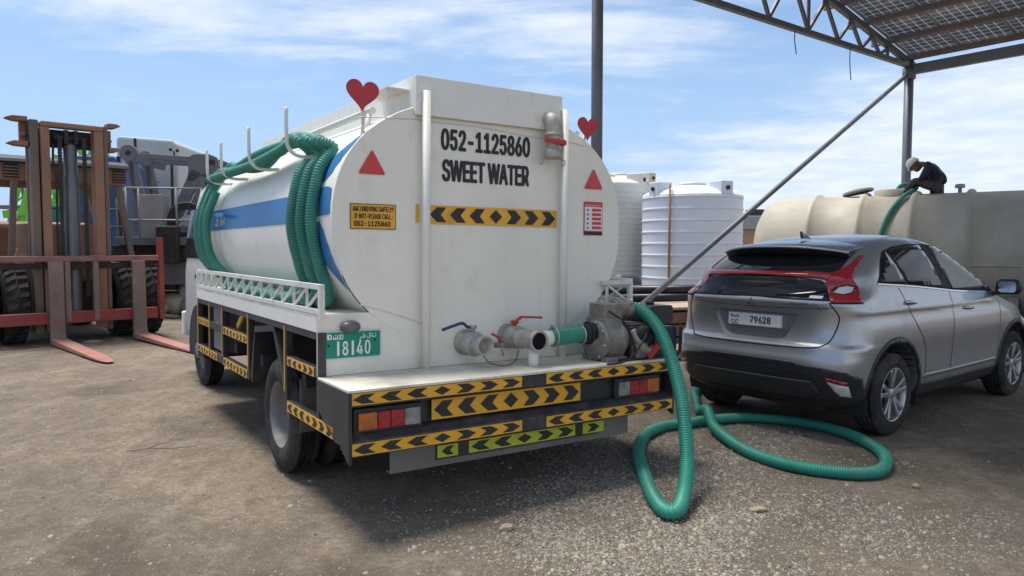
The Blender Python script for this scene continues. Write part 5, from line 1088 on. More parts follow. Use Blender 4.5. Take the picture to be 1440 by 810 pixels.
# ------------------------------------------------------------------ machines behind the forklift
m_crane = mat('grey_crane_paint', (0.15, 0.15, 0.16), 0.5, 0.2, var=0.15, dirt=0.25, dcol=(0.2, 0.17, 0.14), ds=3)
m_railg = mat('light_grey_rail', (0.25, 0.26, 0.27), 0.5, 0.2, var=0.1)
m_lorry = mat('white_lorry_paint', (0.50, 0.51, 0.50), 0.45, var=0.06, dirt=0.15, dcol=(0.35, 0.31, 0.26), ds=2, streak=0.2)
CR = thing('grey_rig', 'grey lifting rig with pinned arms, railed platform and cable reel behind the forklift', 'rig', (-7.9, 17.0, 0), (0, 0, R(8)))
def cpart(name, m, fn, bev=0.01, parent=None): mb = MB(); fn(mb); return mb.build(name, m, parent or CR, None, bev)
for y in (0.0, 1.1):
    cpart('pivot_arm', m_crane, lambda b: (b.cyl((-0.78, y - 0.07, 3.68), (-0.78, y + 0.07, 3.68), 0.19, n=20), b.bar((-0.78, y, 3.68), (-0.40, y, 1.95), 0.10, 0.22, (1, 0, 0))))
    cpart('rear_arm', m_crane, lambda b: (b.bar((-0.74, y, 3.60), (-0.34, y, 3.50), 0.11, 0.2), b.bar((-0.72, y, 3.5), (-0.66, y, 1.9), 0.10, 0.13, (1, 0, 0))))
    cpart('top_link', m_crane, lambda b: b.bar((-0.62, y, 3.63), (0.62, y, 3.56), 0.09, 0.12))
    cpart('head_plate', m_crane, lambda b: b.prism([(0.52, 3.62), (0.62, 3.68), (0.95, 3.69), (1.12, 3.62), (1.16, 3.48), (1.08, 3.36), (0.92, 3.30), (0.62, 3.06), (0.48, 3.05), (0.50, 3.4)], (0, y - 0.06, 0), X_, Z_, 0.12, (0, 1, 0)))
    cpart('head_pin', m_fdark, lambda b: (b.cyl((1.02, y - 0.085, 3.5), (1.02, y + 0.085, 3.5), 0.07, n=14), b.cyl((-0.78, y - 0.085, 3.68), (-0.78, y + 0.085, 3.68), 0.06, n=14)))
    cpart('main_arm', m_crane, lambda b: b.bar((0.68, y, 3.30), (-0.02, y, 1.75), 0.12, 0.26, (1, 0, 0)))
    cpart('strut', m_railg, lambda b: b.bar((0.55, y, 3.05), (0.02, y, 1.95), 0.10, 0.10, (1, 0, 0)))
    cpart('drop_arm', m_crane, lambda b: b.bar((0.72, y, 3.2), (0.78, y, 1.6), 0.10, 0.20, (1, 0, 0)))
    cpart('drop_arm', m_crane, lambda b: b.bar((1.05, y, 3.4), (1.02, y, 1.6), 0.10, 0.16, (1, 0, 0)))
cpart('cross_tube', m_crane, lambda b: (b.cyl((0.98, 0, 3.5), (0.98, 1.1, 3.5), 0.05, n=12),))
cpart('platform', m_crane, lambda b: b.box((-0.85, -0.75, 1.60), (0.95, 1.2, 1.78)))
cpart('chassis_beam', m_crane, lambda b: b.box((-1.6, -0.5, 0.72), (2.6, 1.2, 1.22)))
cpart('under_frame', m_fdark, lambda b: b.box((-1.0, -0.55, 1.23), (1.2, 1.1, 1.6)))
cpart('cabinet', mat('beige_grey_cabinet', (0.30, 0.285, 0.25), 0.6, var=0.1, dirt=0.15), lambda b: b.box((-0.42, -0.55, 1.781), (0.08, -0.1, 2.72)))
cpart('black_tank', m_fdark, lambda b: b.box((0.02, -0.9, 1.20), (0.48, -0.62, 2.02)), 0.03)
def railing(b):
    for z in (2.85, 2.15): b.tube([(-0.62, -0.72, z), (0.95, -0.72, z)], 0.022, 8)
    for x in (-0.62, -0.36, 0.42, 0.95): b.tube([(x, -0.72, 1.78), (x, -0.72, 2.85)], 0.022, 8)
    b.tube([(-0.62, -0.72, 2.85), (-0.85, -0.6, 2.6), (-0.85, -0.6, 1.78)], 0.022, 8)
cpart('railing', m_railg, railing, 0)
for r in (0.40, 0.34, 0.28): cpart('cable_turn', m_fdark, lambda b: b.tube([(0.58 + r * math.cos(a), -0.55 + 0.02 * r, 2.14 + r * math.sin(a)) for a in [k * math.pi / 14 for k in range(28)]], 0.028, 7, closed=True), 0)
cpart('reel_hub', m_steel, lambda b: b.cyl((0.58, -0.58, 2.14), (0.58, -0.2, 2.14), 0.13, n=16))
cpart('sensor_mast', m_fdark, lambda b: (b.tube([(0.1, 0.3, 3.6), (0.1, 0.3, 3.8)], 0.02, 6), b.cyl((0.0, 0.3, 3.82), (0.05, 0.3, 3.82), 0.04, n=8), b.cyl((0.15, 0.3, 3.80), (0.2, 0.3, 3.80), 0.04, n=8)), 0)
for x in (-1.1, 1.9):
    for y in (-0.5, 1.2): cpart('road_wheel', m_tyre, lambda b: b.lathe([(0.0, 0.06), (0.2, 0.05), (0.25, 0), (0.42, 0), (0.47, 0.04), (0.47, 0.26), (0.42, 0.3), (0, 0.3)], (x, y - 0.15, 0.46), (0, 1, 0), 28), 0)
# white lorry body and the blue cab
LO = thing('white_lorry', 'white box body lorry standing behind the grey rig', 'lorry', (-8.6, 20.0, 0), (0, 0, R(4)))
def lpart(name, m, fn, bev=0.02, parent=None): mb = MB(); fn(mb); return mb.build(name, m, parent or LO, None, bev)
lpart('box_body', m_lorry, lambda b: b.prism([(-1.95, 1.5), (-0.35, 1.5), (-0.35, 4.30), (-0.5, 4.42), (-1.9, 4.52), (-1.95, 4.4)], (0, 0, 0), X_, Z_, 2.4, (0, 1, 0)), 0.06)
dr = lpart('side_door', m_lorry, lambda b: b.prism(rrect(0.80, 1.32, 0.10), (-0.95, -0.002, 3.25), X_, Z_, 0.02, (0, -1, 0)), 0.004)
fr_ = [(x, z) for x, z in rrect(0.88, 1.40, 0.12)]; lpart('door_seal', m_fdark, lambda b: b.tube([(-0.95 + x, -0.008, 3.25 + z) for x, z in fr_], 0.028, 6, closed=True), 0)
lpart('door_label', m_fdark, lambda b: b.box((-1.05, -0.026, 3.28), (-0.85, -0.0225, 3.31)), 0, dr)
lpart('front_edge', m_fdark, lambda b: b.box((-1.48, -0.02, 1.6), (-1.42, 0.0, 4.45)), 0)
lpart('lower_body', m_lorry, lambda b: b.box((-1.9, 0.02, 1.15), (-0.4, 2.3, 1.49)))
lpart('chassis', m_fdark, lambda b: b.box((-1.8, 0.4, 0.6), (2.2, 2.0, 1.14)))
for x in (-1.2, 1.5):
    for y in (0.45, 2.0): lpart('road_wheel', m_tyre, lambda b: b.lathe([(0.0, 0.06), (0.2, 0.05), (0.25, 0), (0.45, 0), (0.5, 0.04), (0.5, 0.26), (0.45, 0.3), (0, 0.3)], (x, y - 0.15, 0.49), (0, 1, 0), 28), 0)
m_bcab = mat('blue_cab_paint', (0.03, 0.075, 0.20), 0.45, var=0.15, dirt=0.2, dcol=(0.1, 0.09, 0.08), ds=3)
BC = thing('blue_machine', 'dark blue crane cabin seen through the forklift mast', 'crane cabin', (-9.85, 17.6, 0), (0, 0, R(6)))
def bpart(name, m, fn, bev=0.02): mb = MB(); fn(mb); return mb.build(name, m, BC, None, bev)
bpart('cabin_shell', m_bcab, lambda b: b.prism([(-0.75, 1.5), (0.55, 1.5), (0.55, 3.55), (0.4, 3.72), (-0.7, 3.72), (-0.75, 3.6)], (0, 0, 0), X_, Z_, 1.7, (0, 1, 0)), 0.05)
bpart('cabin_base', m_fdark, lambda b: b.box((-0.9, 0.0, 0.4), (0.6, 1.9, 1.49)))
for x0, x1, z0, z1 in ((-0.66, -0.12, 2.55, 3.5), (-0.02, 0.48, 2.55, 3.5), (-0.66, -0.12, 1.75, 2.40)): bpart('window_pane', mat('blue_dark_glass', (0.02, 0.04, 0.085), 0.1, var=0.2, rvar=0), lambda b: b.box((x0, -0.012, z0), (x1, -0.004, z1)), 0)
for z in (2.46, 2.05): bpart('grab_rail', m_railg, lambda b: b.tube([(-0.1, -0.06, z), (0.72, -0.06, z)], 0.02, 6), 0)
bpart('front_post', m_fdark, lambda b: b.box((0.50, -0.03, 1.5), (0.58, 0.02, 3.7)), 0)
# green lattice boom, its teal housing and the dark lattice mast
m_green = mat('bright_green_paint', (0.19, 0.55, 0.035), 0.5, var=0.12)
m_teal = mat('teal_housing', (0.01, 0.19, 0.14), 0.5, var=0.15)
GB = thing('green_boom', 'bright green lattice boom sections stacked behind the forklift', 'crane boom', (-12.7, 20.5, 0), (0, 0, R(4)))
for k, (x0, z0, x1, z1) in enumerate([(-0.55, 2.2, 0.15, 4.1), (-0.15, 2.2, 0.55, 4.1), (0.62, 2.5, -0.12, 3.95), (0.36, 2.5, -0.38, 3.95), (-0.98, 1.9, -0.50, 3.6), (-1.22, 1.9, -0.74, 3.6), (1.75, 2.2, 0.75, 4.3), (2.15, 2.2, 1.15, 4.3)]):
    for y in (0, 0.7): MB().bar((x0, y, z0), (x1, y, z1), 0.10, 0.10, (0, 1, 0)).build('chord', m_green, GB)
for b0, b1, d0, d1 in ((((-0.55, 2.2), (0.15, 4.1), (-0.15, 2.2), (0.55, 4.1))), (((1.75, 2.2), (0.75, 4.3), (2.15, 2.2), (1.15, 4.3)))):
    for k in range(6):
        t0, t1 = k / 6, (k + 1) / 6
        for y in (0, 0.7): MB().bar((b0[0] + (b1[0] - b0[0]) * t0, y, b0[1] + (b1[1] - b0[1]) * t0), (d0[0] + (d1[0] - d0[0]) * t1, y, d0[1] + (d1[1] - d0[1]) * t1), 0.05, 0.05, (0, 1, 0)).build('lacing', m_green, GB)
for k in range(5): MB().bar((-1.1 + k * 0.24, -0.1, 1.2), (-0.95 + k * 0.25, -0.1, 2.5), 0.07, 0.07, (0, 1, 0)).build('rib', m_green, GB)
MB().bar((-1.2, -0.12, 2.45), (0.9, -0.12, 2.75), 0.12, 0.2).build('foot_beam', m_green, GB); MB().box((-1.3, -0.2, 0.5), (2.2, 1.0, 1.2)).build('foot_block', m_green, GB, bev=0.03)
TB_ = thing('teal_housing', 'teal green machine housing seen between the mast rails', 'machine', (-11.45, 19.0, 0))
MB().box((-0.4, 0, 0.3), (0.5, 1.2, 2.55)).build('casing', m_teal, TB_, bev=0.05); MB().box((0.0, -0.03, 1.6), (0.2, -0.001, 2.3)).build('panel', m_railg, TB_, bev=0.01); MB().box((-0.42, -0.02, 2.551), (0.52, 1.22, 2.63)).build('lid', m_teal, TB_, bev=0.02)
DM = thing('lattice_mast', 'small dark lattice mast behind the green boom', 'mast', (-17.2, 26.0, 0))
for dx in (-0.3, 0.3):
    for dy in (0, 0.6): MB().bar((dx, dy, 0), (dx, dy, 4.5), 0.06, 0.06).build('leg', m_bare, DM)
for k in range(9):
    z = 0.5 * k
    MB().bar((-0.3, 0, z), (0.3, 0, z + 0.5), 0.04, 0.04).build('brace', m_bare, DM); MB().bar((0.3, 0, z + 0.5), (-0.3, 0, z + 0.5), 0.04, 0.04).build('rung', m_bare, DM); MB().bar((0.3, 0.6, z), (-0.3, 0.6, z + 0.5), 0.04, 0.04).build('brace', m_bare, DM)
for z in (2.9, 3.9): MB().box((-0.8, -0.2, z), (0.4, 0.8, z + 0.12)).build('platform', m_bare, DM, bev=0.01)
BL = thing('striped_post', 'red and white warning post at the far left', 'post', (-11.0, 16.4, 0))
MB().lathe([(0.22, 0), (0.22, 0.06), (0.08, 0.08), (0.06, 1.55), (0, 1.56)], (0, 0, 0), (0, 0, 1), 16).build('lower_post', m_fkred, BL)
for k in range(5): MB().cyl((0, 0, 1.565 + k * 0.2), (0, 0, 1.76 + k * 0.2), 0.085 - k * 0.006, n=16).build('band', m_whiteprint if k % 2 else m_red, BL)
# rubbish by the lorry: each piece a thing
m_wood = mat('weathered_wood', (0.36, 0.27, 0.18), 0.85, var=0.25, vs=4, bump=0.2, bs=30)
m_sack = mat('dusty_sack', (0.46, 0.41, 0.33), 0.9, var=0.15, vs=6, bump=0.4, bs=12)
rr = random.Random(3)
def sack(x, y, z, sx, sy, sz, a, label, m=None):
    mb = MB(); rows = []
    for i in range(9):
        t = -1 + 2 * i / 8; row = []
        for k in range(16):
            b = 2 * math.pi * k / 16; e = (1 - abs(t) ** 3.2) ** 0.45 if abs(t) < 1 else 0.02
            f = 1 + 0.16 * mnoise.noise(V((t * 2 + x * 3, math.cos(b) * 1.5 + y, math.sin(b) * 1.5)))
            row.append((sx * t, sy * max(e, .03) * math.copysign(abs(math.cos(b)) ** .8, math.cos(b)) * f, sz * (0.5 + 0.5 * max(e, .03) * math.copysign(abs(math.sin(b)) ** .7, math.sin(b)) * f)))
        rows.append(row)
    mb.grid(rows, True, True); o = mb.build('sack', m or m_sack); o.location = (x, y, z); o.rotation_euler = (0, 0, a); tag(o, label, 'sack', 'rubbish heap by the lorry')
sack(-8.15, 16.6, gz(-8.15, 16.6), 0.42, 0.3, 0.34, 0.3, 'crumpled pale sack at the front of the rubbish heap'); sack(-7.75, 17.0, gz(-7.7, 17), 0.4, 0.3, 0.5, -0.4, 'dusty bulging sack beside the tanker cab'); sack(-8.5, 17.2, gz(-8.5, 17.2), 0.45, 0.32, 0.6, 0.9, 'tall pale sack leaning behind the front sack', mat('grey_sack', (0.30, 0.28, 0.26), 0.9, var=0.2, bump=0.4, bs=12)); sack(-7.2, 16.9, gz(-7.2, 16.9), 0.4, 0.28, 0.42, 0.1, 'grey sack half hidden by the tanker cab', MATS['grey_sack'])
for i, (x, y, z, l, a, b, lab) in enumerate([(-8.2, 16.1, 0.03, 1.1, 0.2, 0.02, 'loose plank lying in front of the sacks'), (-7.9, 16.3, 0.07, 1.2, -0.3, 0.05, 'plank lying across another plank by the sacks'), (-8.3, 16.9, 0.36, 1.1, 0.1, 0.10, 'plank resting on top of the pale sacks')]):
    mb = MB(); mb.cbox((0, 0, 0), (l, 0.16, 0.04)); o = mb.build('plank', m_wood, bev=0.004); o.location = (x, y, z); o.rotation_euler = (b, b, a); tag(o, lab, 'plank', 'rubbish heap by the lorry')
mb = MB(); mb.lathe([(0.0, 0), (0.26, 0), (0.30, 0.05), (0.30, 0.55), (0.27, 0.6), (0.28, 0.62), (0.24, 0.63), (0, 0.60)], (0, 0, 0), (0, 0, 1), 24); o = mb.build('drum', mat('pale_blue_drum', (0.30, 0.36, 0.43), 0.5, var=0.1, dirt=0.2)); o.location = (-7.62, 17.5, 0.5); o.rotation_euler = (R(90), 0, 0.5); tag(o, 'pale blue plastic drum on its side above the sacks', 'drum')
MB().cyl((-9.1, 17.6, 0.92), (-7.7, 17.3, 0.92), 0.06, n=10).build('timber_pole', m_wood); tag(bpy.data.objects['timber_pole'], 'pale timber pole lying behind the forklift tyre', 'pole')
mb = MB(); mb.box((-9.3, 17.25, 0.0), (-7.1, 18.2, 0.5)); o = mb.build('concrete_block', mat('dusty_concrete', (0.27, 0.24, 0.205), 0.9, var=0.2, bump=0.3, bs=20), bev=0.04); tag(o, 'low dusty concrete block carrying the rubbish heap', 'block')

# ------------------------------------------------------------------ right: tanks, canopy, worker
m_pw = mat('white_poly_tank', (0.66, 0.70, 0.76), 0.45, var=0.05, vs=0.8, dirt=0.05, dcol=(0.5, 0.47, 0.42), ds=1.5)
m_pc = mat('cream_poly_tank', (0.66, 0.60, 0.47), 0.5, var=0.05, vs=0.8, dirt=0.12, dcol=(0.45, 0.40, 0.3), ds=1.5)
m_pc2 = mat('off_white_poly_tank', (0.58, 0.58, 0.54), 0.5, var=0.05, vs=0.8, dirt=0.1, dcol=(0.4, 0.36, 0.3), ds=1.5)
def poly_tank(name, label, x, y, r, h, rings, m, m_dome, lugs, ring_r=0.022, group='upright plastic water tanks'):
    T = thing(name, label, 'water tank', (x, y, 0), (0, 0, 0), group)
    prof = [(0, 0.0), (r, 0.0)]
    for k in range(rings):
        z = h * 0.06 + (h * 0.90) * k / (rings - 1); d = h / rings * 0.10
        prof += [(r, z - 2 * d), (r, z - d), (r + ring_r, z - d * 0.4), (r + ring_r, z + d * 0.4), (r, z + d), (r, z + 2 * d)]
    prof += [(r, h - 0.06), (r - 0.03, h)]
    mb = MB(); mb.lathe(prof, (0, 0, 0), (0, 0, 1), 64); mb.build('tank_wall', m, T)
    mb = MB(); mb.lathe([(r - 0.03, h), (r - 0.12, h + 0.06), (r * 0.75, h + 0.17), (r * 0.45, h + 0.27), (0.42, h + 0.31), (0.40, h + 0.33), (0, h + 0.33)], (0, 0, 0), (0, 0, 1), 64); dm = mb.build('dome', m_dome, T)
    MB().lathe([(0.44, 0), (0.44, 0.05), (0.40, 0.08), (0, 0.09)], (0, 0, h + 0.325), (0, 0, 1), 28).build('lid', m_dome, dm)
    for a in lugs:
        c, s = math.cos(R(a)), math.sin(R(a)); M = Matrix.Rotation(R(a), 4, 'Z'); mb = MB(); mb.prism([(r * 0.62, h + 0.02), (r - 0.01, h - 0.10), (r + 0.005, h + 0.36), (r * 0.66, h + 0.36)], (0, -0.24, 0), X_, Z_, 0.48, (0, 1, 0)); mb.xf(M); mb.build('lug', m, T, bev=0.03)
        mb = MB(); mb.cyl((r + 0.006, 0, h + 0.14), (r + 0.05, 0, h + 0.14), 0.07, n=12); mb.xf(M); mb.build('lug_port', m_fdark, T)
    return T
tC = poly_tank('water_tank', 'white ribbed upright water tank with an orange pipe down its front', 5.96, 24.6, 1.62, 3.28, 9, m_pw, m_pw, (-62, 208, 60))
mb = MB(); mb.tube([(-0.95, -1.05, 3.58), (-1.02, -1.34, 3.50), (-1.03, -1.36, 0.3)], 0.035, 8); mb.build('orange_pipe', mat('rust_orange_pipe', (0.36, 0.16, 0.06), 0.6, var=0.2), tC)
poly_tank('water_tank', 'off-white ribbed upright tank with a cream dome just right of the tanker', 3.30, 27.0, 1.62, 3.78, 20, m_pc2, m_pc, (-35, 145), 0.014)
poly_tank('water_tank', 'cream upright tank peeping out behind the other two', 4.55, 31.5, 1.6, 4.25, 14, m_pc, m_pc, (-40, 140), 0.014)
# long horizontal tank
m_lt = mat('beige_fibreglass_tank', (0.47, 0.425, 0.335), 0.6, var=0.12, vs=0.9, dirt=0.42, dcol=(0.33, 0.285, 0.215), ds=1.6, streak=0.3, bump=0.05, bs=5)
LT = thing('horizontal_tank', 'long beige ribbed horizontal tank behind the grey car', 'water tank', (6.07, 17.07, 0), (0, 0, R(-35.9)))
RL, ZL = 1.2, 1.45
prof = [(0.0, -0.32), (0.45, -0.31), (0.85, -0.24), (1.08, -0.10), (1.17, 0.02), (RL, 0.12)]
sx = 0.95
while sx < 9:
    prof += [(RL, sx - 0.085), (RL + 0.055, sx - 0.05), (RL + 0.07, sx), (RL + 0.055, sx + 0.05), (RL, sx + 0.085)]; sx += 0.96
prof += [(RL, 9.2), (1.1, 9.4), (0.85, 9.5), (0, 9.6)]
mb = MB(); mb.lathe(prof, (0, 0, ZL), (1, 0, 0), 72); mb.build('tank_shell', m_lt, LT)
MB().box((0.05, -RL - 0.012, 1.20), (9.2, -RL + 0.06, 1.235)).build('side_seam', m_lt, LT, bev=0.008)
for x in (0.6, 2.6, 4.6, 6.6, 8.4):
    mb = MB(); mb.prism([(-0.95, 0.0), (0.95, 0.0), (0.95, 0.62), (0.55, 0.33), (0, 0.24), (-0.55, 0.33), (-0.95, 0.62)], (x - 0.08, 0, 0), Y_, Z_, 0.16, (1, 0, 0)); mb.build('saddle', mat('concrete_saddle', (0.3, 0.28, 0.25), 0.9, var=0.15), LT)
hx = 2.42; zt = ZL + RL
MB().lathe([(0.36, -0.10), (0.36, 0.09), (0.33, 0.11), (0.29, 0.10), (0.29, 0.0)], (hx, 0, zt), (0, 0, 1), 28).build('hatch_collar', m_lt, LT)
mb = MB(); mb.lathe([(0.30, 0), (0.32, 0.03), (0.28, 0.07), (0.12, 0.10), (0, 0.10)], (0, 0, 0), (0, 0, 1), 28); mb.xf(Matrix.Translation((1.74, -0.02, zt + 0.06)) @ Matrix.Rotation(R(-12), 4, 'Y')); mb.build('hatch_lid', mat('grey_hatch_lid', (0.28, 0.27, 0.24), 0.7, var=0.15), LT, bev=0)
MB().lathe([(0.035, -0.06), (0.035, 0.07), (0.085, 0.075), (0.095, 0.10), (0.08, 0.15), (0, 0.16)], (3.62, 0, zt + 0.02), (0, 0, 1), 18).build('vent', m_lt, LT)
# delivery hose ends over the long tank
lt = lambda *p: to_world(LT, p)
path = path[:-4] + [gp(5.6, 12.6), gp(6.35, 13.7), lt(2.15, -1.62, 0.12), lt(2.22, -1.32, 0.5), lt(2.30, -1.29, 1.2), lt(2.38, -1.20, 1.75), lt(2.50, -1.0, 2.20), lt(2.66, -0.66, 2.53), lt(2.80, -0.30, 2.70), lt(2.84, -0.02, 2.78), lt(2.72, 0.04, 2.86), lt(2.55, 0.04, 2.84), lt(2.44, 0.02, 2.68)]
mb = MB(); ribbed(mb, spline(path, 10), 0.042, 0.0028, 0.0165, 12)
tag(mb.build('delivery_hose', m_hose), 'green ribbed hose from the pump, looped on the gravel and up over the long tank', 'hose')
# worker sitting by the hatch: one continuous body, clothes as children
def skin_body(name, joints, bones, m, parent, root=0, sub=2):
    me = bpy.data.meshes.new(name); me.from_pydata([j[0] for j in joints], bones, []); o = bpy.data.objects.new(name, me); COL.objects.link(o); o.parent = parent
    o.modifiers.new('s', 'SKIN'); q = o.modifiers.new('d', 'SUBSURF'); q.levels = sub; q.render_levels = sub
    me.skin_vertices.new() if not me.skin_vertices else None
    for i, j in enumerate(joints): me.skin_vertices[0].data[i].radius = (j[1], j[2] if len(j) > 2 else j[1]); me.skin_vertices[0].data[i].use_root = (i == root)
    dg = bpy.context.evaluated_depsgraph_get(); me2 = bpy.data.meshes.new_from_object(o.evaluated_get(dg)); o.modifiers.clear(); o.data = me2; me2.name = name
    me2.materials.clear(); me2.materials.append(m); me2.polygons.foreach_set('use_smooth', [True] * len(me2.polygons)); return o
m_skin = mat('brown_skin', (0.17, 0.09, 0.06), 0.55, var=0.1)
m_shirt = mat('dark_navy_shirt', (0.022, 0.026, 0.040), 0.85, var=0.25, vs=8, bump=0.3, bs=25)
m_trous = mat('dusty_brown_trousers', (0.085, 0.058, 0.05), 0.85, var=0.2, vs=8, bump=0.3, bs=25)
# local frame: the worker faces -x (along the tank, towards the hatch), seat on the ridge
WK = thing('person', 'worker in dark shirt, brown trousers and white helmet bent over the open hatch', 'person', tuple(lt(3.24, 0.0, zt + 0.01)), (0, 0, R(-35.9)))
WK.scale = (1.13, 1.13, 1.13)
J = {'pel': (0.02, 0, 0.11), 'spn': (0.0, 0, 0.27), 'chs': (-0.09, 0, 0.44), 'nck': (-0.22, 0, 0.535), 'nk2': (-0.29, 0, 0.545), 'hd': (-0.375, 0, 0.52)}
for s, t in ((-1, 'r'), (1, 'l')):
    J.update({'hip' + t: (-0.02, s * 0.10, 0.10), 'kne' + t: (-0.36, s * 0.19, 0.235 - (0.02 if s > 0 else 0)), 'ank' + t: (-0.50, s * 0.20, 0.035 if s < 0 else -0.01), 'toe' + t: (-0.62, s * 0.22, 0.03 if s < 0 else -0.02),
              'sho' + t: (-0.14, s * 0.175, 0.47), 'elb' + t: (-0.24, s * 0.24, 0.25), 'wri' + t: (-0.40, s * 0.10, 0.125), 'hnd' + t: (-0.455, s * 0.07, 0.10)})
def sub(names, rad): return [(J[n], rad[n]) if not isinstance(rad[n], tuple) else (J[n], *rad[n]) for n in names]
names = ['pel', 'spn', 'chs', 'nck', 'nk2', 'hd'] + [a + b for b in 'rl' for a in ('hip', 'kne', 'ank', 'toe', 'sho', 'elb', 'wri', 'hnd')]
rad = {'pel': (0.10, 0.13), 'spn': (0.085, 0.12), 'chs': (0.095, 0.14), 'nck': 0.06, 'nk2': 0.05, 'hd': (0.075, 0.07)}
for b in 'rl': rad.update({'hip' + b: 0.085, 'kne' + b: 0.055, 'ank' + b: 0.036, 'toe' + b: 0.03, 'sho' + b: 0.055, 'elb' + b: 0.040, 'wri' + b: 0.027, 'hnd' + b: 0.03})
ix = {n: i for i, n in enumerate(names)}
bones = [('pel', 'spn'), ('spn', 'chs'), ('chs', 'nck'), ('nck', 'nk2'), ('nk2', 'hd')] + [e for b in 'rl' for e in (('pel', 'hip' + b), ('hip' + b, 'kne' + b), ('kne' + b, 'ank' + b), ('ank' + b, 'toe' + b), ('chs', 'sho' + b), ('sho' + b, 'elb' + b), ('elb' + b, 'wri' + b), ('wri' + b, 'hnd' + b))]
bd = skin_body('body', sub(names, rad), [(ix[a], ix[b]) for a, b in bones], m_skin, WK)
n2 = ['pel', 'spn', 'chs', 'nck', 'shor', 'elbr', 'shol', 'elbl', 'wrir', 'wril']; r2 = {'pel': (0.115, 0.15), 'spn': (0.115, 0.15), 'chs': (0.125, 0.165), 'nck': 0.072, 'shor': 0.078, 'elbr': 0.056, 'shol': 0.078, 'elbl': 0.056, 'wrir': 0.038, 'wril': 0.038}; i2 = {n: i for i, n in enumerate(n2)}
skin_body('shirt', sub(n2, r2), [(i2[a], i2[b]) for a, b in (('pel', 'spn'), ('spn', 'chs'), ('chs', 'nck'), ('chs', 'shor'), ('shor', 'elbr'), ('chs', 'shol'), ('shol', 'elbl'), ('elbr', 'wrir'), ('elbl', 'wril'))], m_shirt, WK)
n3 = ['pel', 'hipr', 'kner', 'ankr', 'hipl', 'knel', 'ankl']; r3 = {'pel': (0.11, 0.14), 'hipr': 0.10, 'kner': 0.07, 'ankr': 0.052, 'hipl': 0.10, 'knel': 0.07, 'ankl': 0.052}; i3 = {n: i for i, n in enumerate(n3)}
skin_body('trousers', sub(n3, r3), [(i3[a], i3[b]) for a, b in (('pel', 'hipr'), ('hipr', 'kner'), ('kner', 'ankr'), ('pel', 'hipl'), ('hipl', 'knel'), ('knel', 'ankl'))], m_trous, WK)
for s, t in ((-1, 'r'), (1, 'l')):
    h = V(J['hnd' + t]); mb = MB()
    for k in range(4): y = (k - 1.5) * 0.019; l = (0.055, 0.066, 0.068, 0.058)[k]; mb.tube([h + V((-0.01, y, 0)), h + V((-0.03 - l * .4, y, -0.004)), h + V((-0.035 - l * .75, y, -0.022)), h + V((-0.03 - l * 0.8, y, -0.045))], [0.010, 0.009, 0.008, 0.006], 8)
    mb.tube([h + V((0.0, -s * 0.028, -0.005)), h + V((-0.02, -s * 0.05, -0.015)), h + V((-0.045, -s * 0.055, -0.03))], [0.011, 0.010, 0.007], 8); mb.build('fingers', m_skin, WK)
    a, b = V(J['ank' + t]), V(J['toe' + t]); mb = MB(); rows = []
    for t_, w, h_ in ((-0.45, 0.03, 0.045), (-0.35, 0.042, 0.075), (0.1, 0.045, 0.085), (0.5, 0.048, 0.06), (0.95, 0.046, 0.045), (1.25, 0.03, 0.035), (1.32, 0.01, 0.02)):
        c = a + (b - a) * t_; c.z = min(a.z, b.z) - 0.045; rows.append([(c.x, c.y + w * math.cos(q), c.z + h_ * (0.5 + 0.5 * math.sin(q))) for q in [k * math.pi / 6 for k in range(12)]])
    mb.grid(rows, True, True); mb.build('shoe', m_fdark, WK)
hd = V(J['hd']); tilt = Matrix.Translation(hd) @ Matrix.Rotation(R(-48), 4, 'Y')     # head bowed: crown forwards
mb = MB(); mb.lathe([(0.01, -0.115), (0.05, -0.11), (0.07, -0.07), (0.078, -0.02), (0.085, 0.04), (0.075, 0.09), (0.04, 0.115), (0, 0.12)], (0, 0, 0), (0, 0, 1), 20); mb.v = [(x * 1.12 - (0.012 if z < -0.02 else 0), y * 0.92, z) for x, y, z in mb.v]
mb.tube([(-0.088, 0, 0.03), (-0.108, 0, -0.02), (-0.09, 0, -0.03)], [0.012, 0.017, 0.012], 8)
for s in (-1, 1): mb.lathe([(0.0, -0.03), (0.016, -0.02), (0.02, 0.0), (0.014, 0.03), (0, 0.035)], (0.0, s * 0.08, 0.0), (0, s * 0.25, 1), 8)
mb.xf(tilt); mb.build('head', m_skin, WK)
mb = MB()
for s in (-1, 1): mb.lathe([(0.0, -0.010), (0.012, 0), (0, 0.010)], (-0.086, s * 0.03, 0.03), (0, 1, 0), 8)
mb.bar((-0.096, -0.022, -0.055), (-0.096, 0.022, -0.055), 0.008, 0.008); mb.xf(tilt); mb.build('face_detail', m_fdark, WK)
mb = MB(); mb.lathe([(0.104, -0.006), (0.112, 0.0), (0.110, 0.03), (0.098, 0.075), (0.07, 0.11), (0.03, 0.128), (0, 0.13)], (0, 0, 0.035), (0, 0, 1), 24); mb.v = [(x * 1.1 - 0.005, y * 0.95, z) for x, y, z in mb.v]
mb.prism([(-0.10, -0.085), (-0.10, 0.085), (-0.15, 0.06), (-0.165, 0), (-0.15, -0.06)], (0, 0, 0.028), X_, Y_, 0.01); mb.xf(tilt); mb.build('helmet', mat('white_helmet', (0.68, 0.67, 0.64), 0.4, var=0.05), WK)

